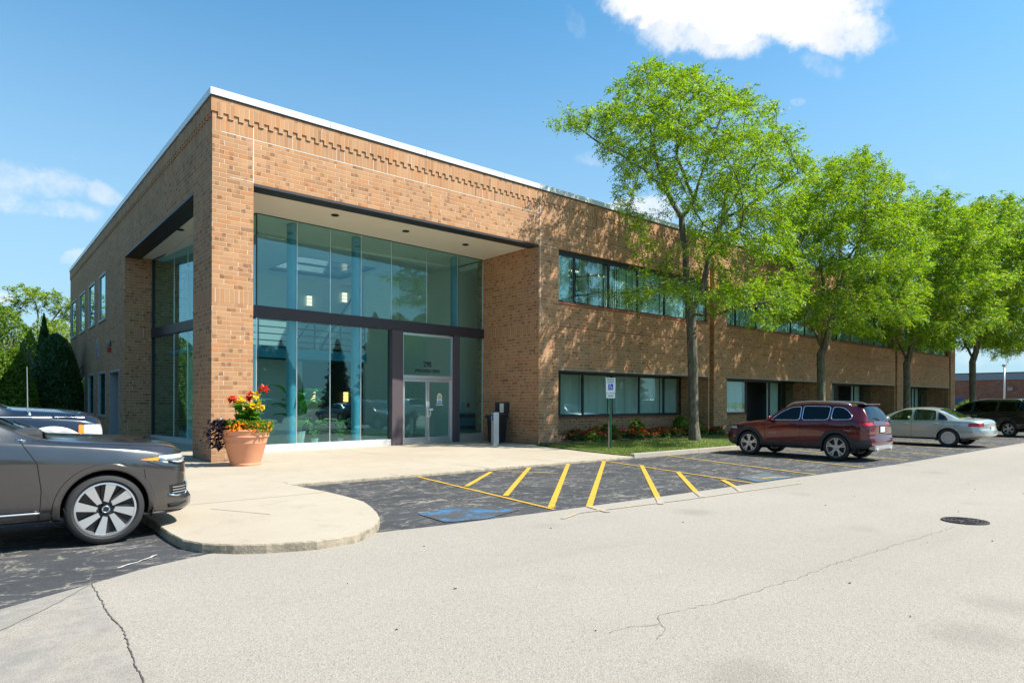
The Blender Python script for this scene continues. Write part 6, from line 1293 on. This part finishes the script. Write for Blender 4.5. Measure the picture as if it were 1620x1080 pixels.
# ------------------------------------------------------------------ plants in the lobby
def floor_plant(label, s, o, sc_, n, seed, grp='potted plants inside the lobby', wd=.26):
    p = TF(s, o, FL); root = empty('potted_plant', p); root.scale = (sc_,)*3; tag(root, label, 'potted plant', grp); q = random.Random(seed)
    m = MB(); m.lathe([(0, .02), (.16, .0), (.18, .02), (.22, .36), (.24, .40), (.22, .40), (.19, .36), (0, .34)], 28); m.build('pot_body', 'white_curb', root, smooth=True, angle=40)
    m = MB(); st = MB()
    for k in range(n):
        a = q.uniform(0, 6.28); h = q.uniform(.5, 1.5); b = Vector((math.cos(a)*.12*h*2, math.sin(a)*.12*h*2, h)); st.tube([(0, 0, .35), tuple(b*.6+Vector((0, 0, .1))), tuple(b)], [.014, .012, .008], 5); blade_leaf(m, b, (math.cos(a)*.8, math.sin(a)*.8, 1.), q.uniform(.45, .75), wd*q.uniform(.7, 1.1), 1.6, 8, .25)
    m.build('leaves', 'indoor_leaf', root, smooth=True); st.build('stems', 'indoor_leaf', root, smooth=True)
floor_plant('big leaved plant inside the glass just right of the flower pot', 1.75, -1.0, 1.15, 26, 1, wd=.34); floor_plant('smaller leafy plant inside, between the two blue lobby columns', 2.3, -.9, .55, 22, 2, wd=.3); floor_plant('compact leafy plant inside beside the third glass joint', 3.2, -.8, .50, 26, 3, wd=.34)

# ------------------------------------------------------------------ accessible parking sign
sg = empty('parking_sign', (15.62, 13.72, .05)); tag(sg, 'white reserved parking sign with a blue wheelchair symbol on a green post', 'parking sign')
FA = YAW-math.pi/2+R_(-8); sg.rotation_euler = (0, 0, FA)
m = MB(); m.bbox(-.035, .035, -.02, .02, -.05, 2.24, .006); m.build('post', 'green_post', sg)
m = MB(); m.bbox(-.15, .15, -.032, -.024, 1.765, 2.245, .01); p1 = m.build('sign_plate', 'sign_white', sg); m = MB(); m.bbox(-.14, .14, -.032, -.024, 1.60, 1.755, .01); p2 = m.build('sign_plate', 'sign_white', sg)
TS = lambda x, y, z: (x, -.0335-z, y)
text_obj('RESERVED', .062, lambda x, y, z: TS(x, y+2.165, z), 'sign_green', p1, 'lettering', .85); text_obj('PARKING', .062, lambda x, y, z: TS(x, y+2.09, z), 'sign_green', p1, 'lettering', .85)
m = MB(); m.bbox(-.075, .075, -.037, -.033, 1.86, 2.05, .004); p3 = m.build('symbol_panel', 'sign_blue', p1)
m = MB(); Tq = lambda x, z: (x, -.039, z); m.tube([Tq(-.02, 2.025), Tq(-.018, 1.965), Tq(.02, 1.960), Tq(.035, 1.905), Tq(.05, 1.905)], .006, 6); m.tube([Tq(-.005+.035*math.cos(a), 1.920+.035*math.sin(a)) for a in np.linspace(2.2, 6.4, 14)], .005, 6); m.lathe([(0, 0), (.011, 0)], 12, lambda x, y, z: (x-.02, -.041, y+2.040)); m.build('wheelchair_symbol', 'sign_white', p1)
text_obj('$250 FINE', .062, lambda x, y, z: TS(x, y+1.655, z), 'sign_green', p2, 'lettering', .62)
rp = empty('stake', (15.46, 13.66, .05)); tag(rp, 'thin weathered stake standing just left of the green sign post', 'stake'); m = MB(); m.tube([(0, 0, -.05), (.0, 0, .9)], .02, 7); m.build('stake_body', 'rusty_post', rp)

# ------------------------------------------------------------------ far right: neighbouring building, pole, hedge
nb = empty('brick_building', (90, 10, 0)); tag(nb, 'low red brick building with a blue grey roof band at the far right', 'building')
m = MB(); m.box(0, 30, -25, 40, -.1, 4.15); m.build('wall', 'red_brick', nb); m = MB(); m.box(-.15, 30.1, -25.1, 40.1, 4.15, 4.9); m.build('roof_band', 'slate_band', nb); m = MB(); m.box(-.18, 30.1, -25.2, 40.2, 4.9, 5.0); m.build('roof_edge', 'black_steel', nb)
m = MB(); m.bbox(-.35, 0, 9.4, 9.9, 2.9, 3.3, .03); m.build('wall_light', 'lamp_grey', nb)
for y in (2.0, -4, -12): m = MB(); m.box(-.05, .1, y, y+2.2, .6, 2.0); wn_ = m.build('window', 'window_frame_dark', nb); m = MB(); m.box(-.06, -.05, y+.1, y+2.1, .7, 1.9); m.build('pane', 'office_glass', wn_)
pl_ = empty('light_pole', (76, 17.1, 0)); tag(pl_, 'slim pale metal pole in front of the low red brick building', 'pole'); m = MB(); m.tube([(0, 0, 0), (0, 0, 5)], [.09, .07], 10); m.build('shaft', 'grey_post_metal', pl_, smooth=True); m = MB(); m.bbox(-.3, .3, -.12, .12, 5, 5.2, .04); m.build('lamp_head', 'lamp_grey', pl_)
for i, y in enumerate((5, 9, 13, 17, 21, 25, 29)): shrub('clipped_shrub', 'light green shrub in the row before the low red brick building', 'shrub', (82+.3*(i % 2), y, 0), r, 1500, 1.8, 2.3, 1.7+.2*(i % 3), .3, .15, 'yellow_bush_leaf' if i % 2 else 'bush_leaf', 'shrubs before the low brick building')
bs = empty('blue_sign', (84, 23.3, 0)); tag(bs, 'small dark blue sign beside the end of the office building', 'sign'); m = MB(); m.bbox(-.03, .03, -.8, .8, 1.2, 2.1, .02); m.build('sign_plate', 'button_blue', bs); m = MB(); m.tube([(0, -.6, 0), (0, -.6, 1.3)], .04, 6); m.build('post', 'grey_post_metal', bs); m = MB(); m.tube([(0, .6, 0), (0, .6, 1.3)], .04, 6); m.build('post', 'grey_post_metal', bs)
struct('kerb', (lambda m: (m.bbox(64, 64.3, -30, 60, -.1, .12, .02), m)[1])(MB()), 'kerb_concrete')
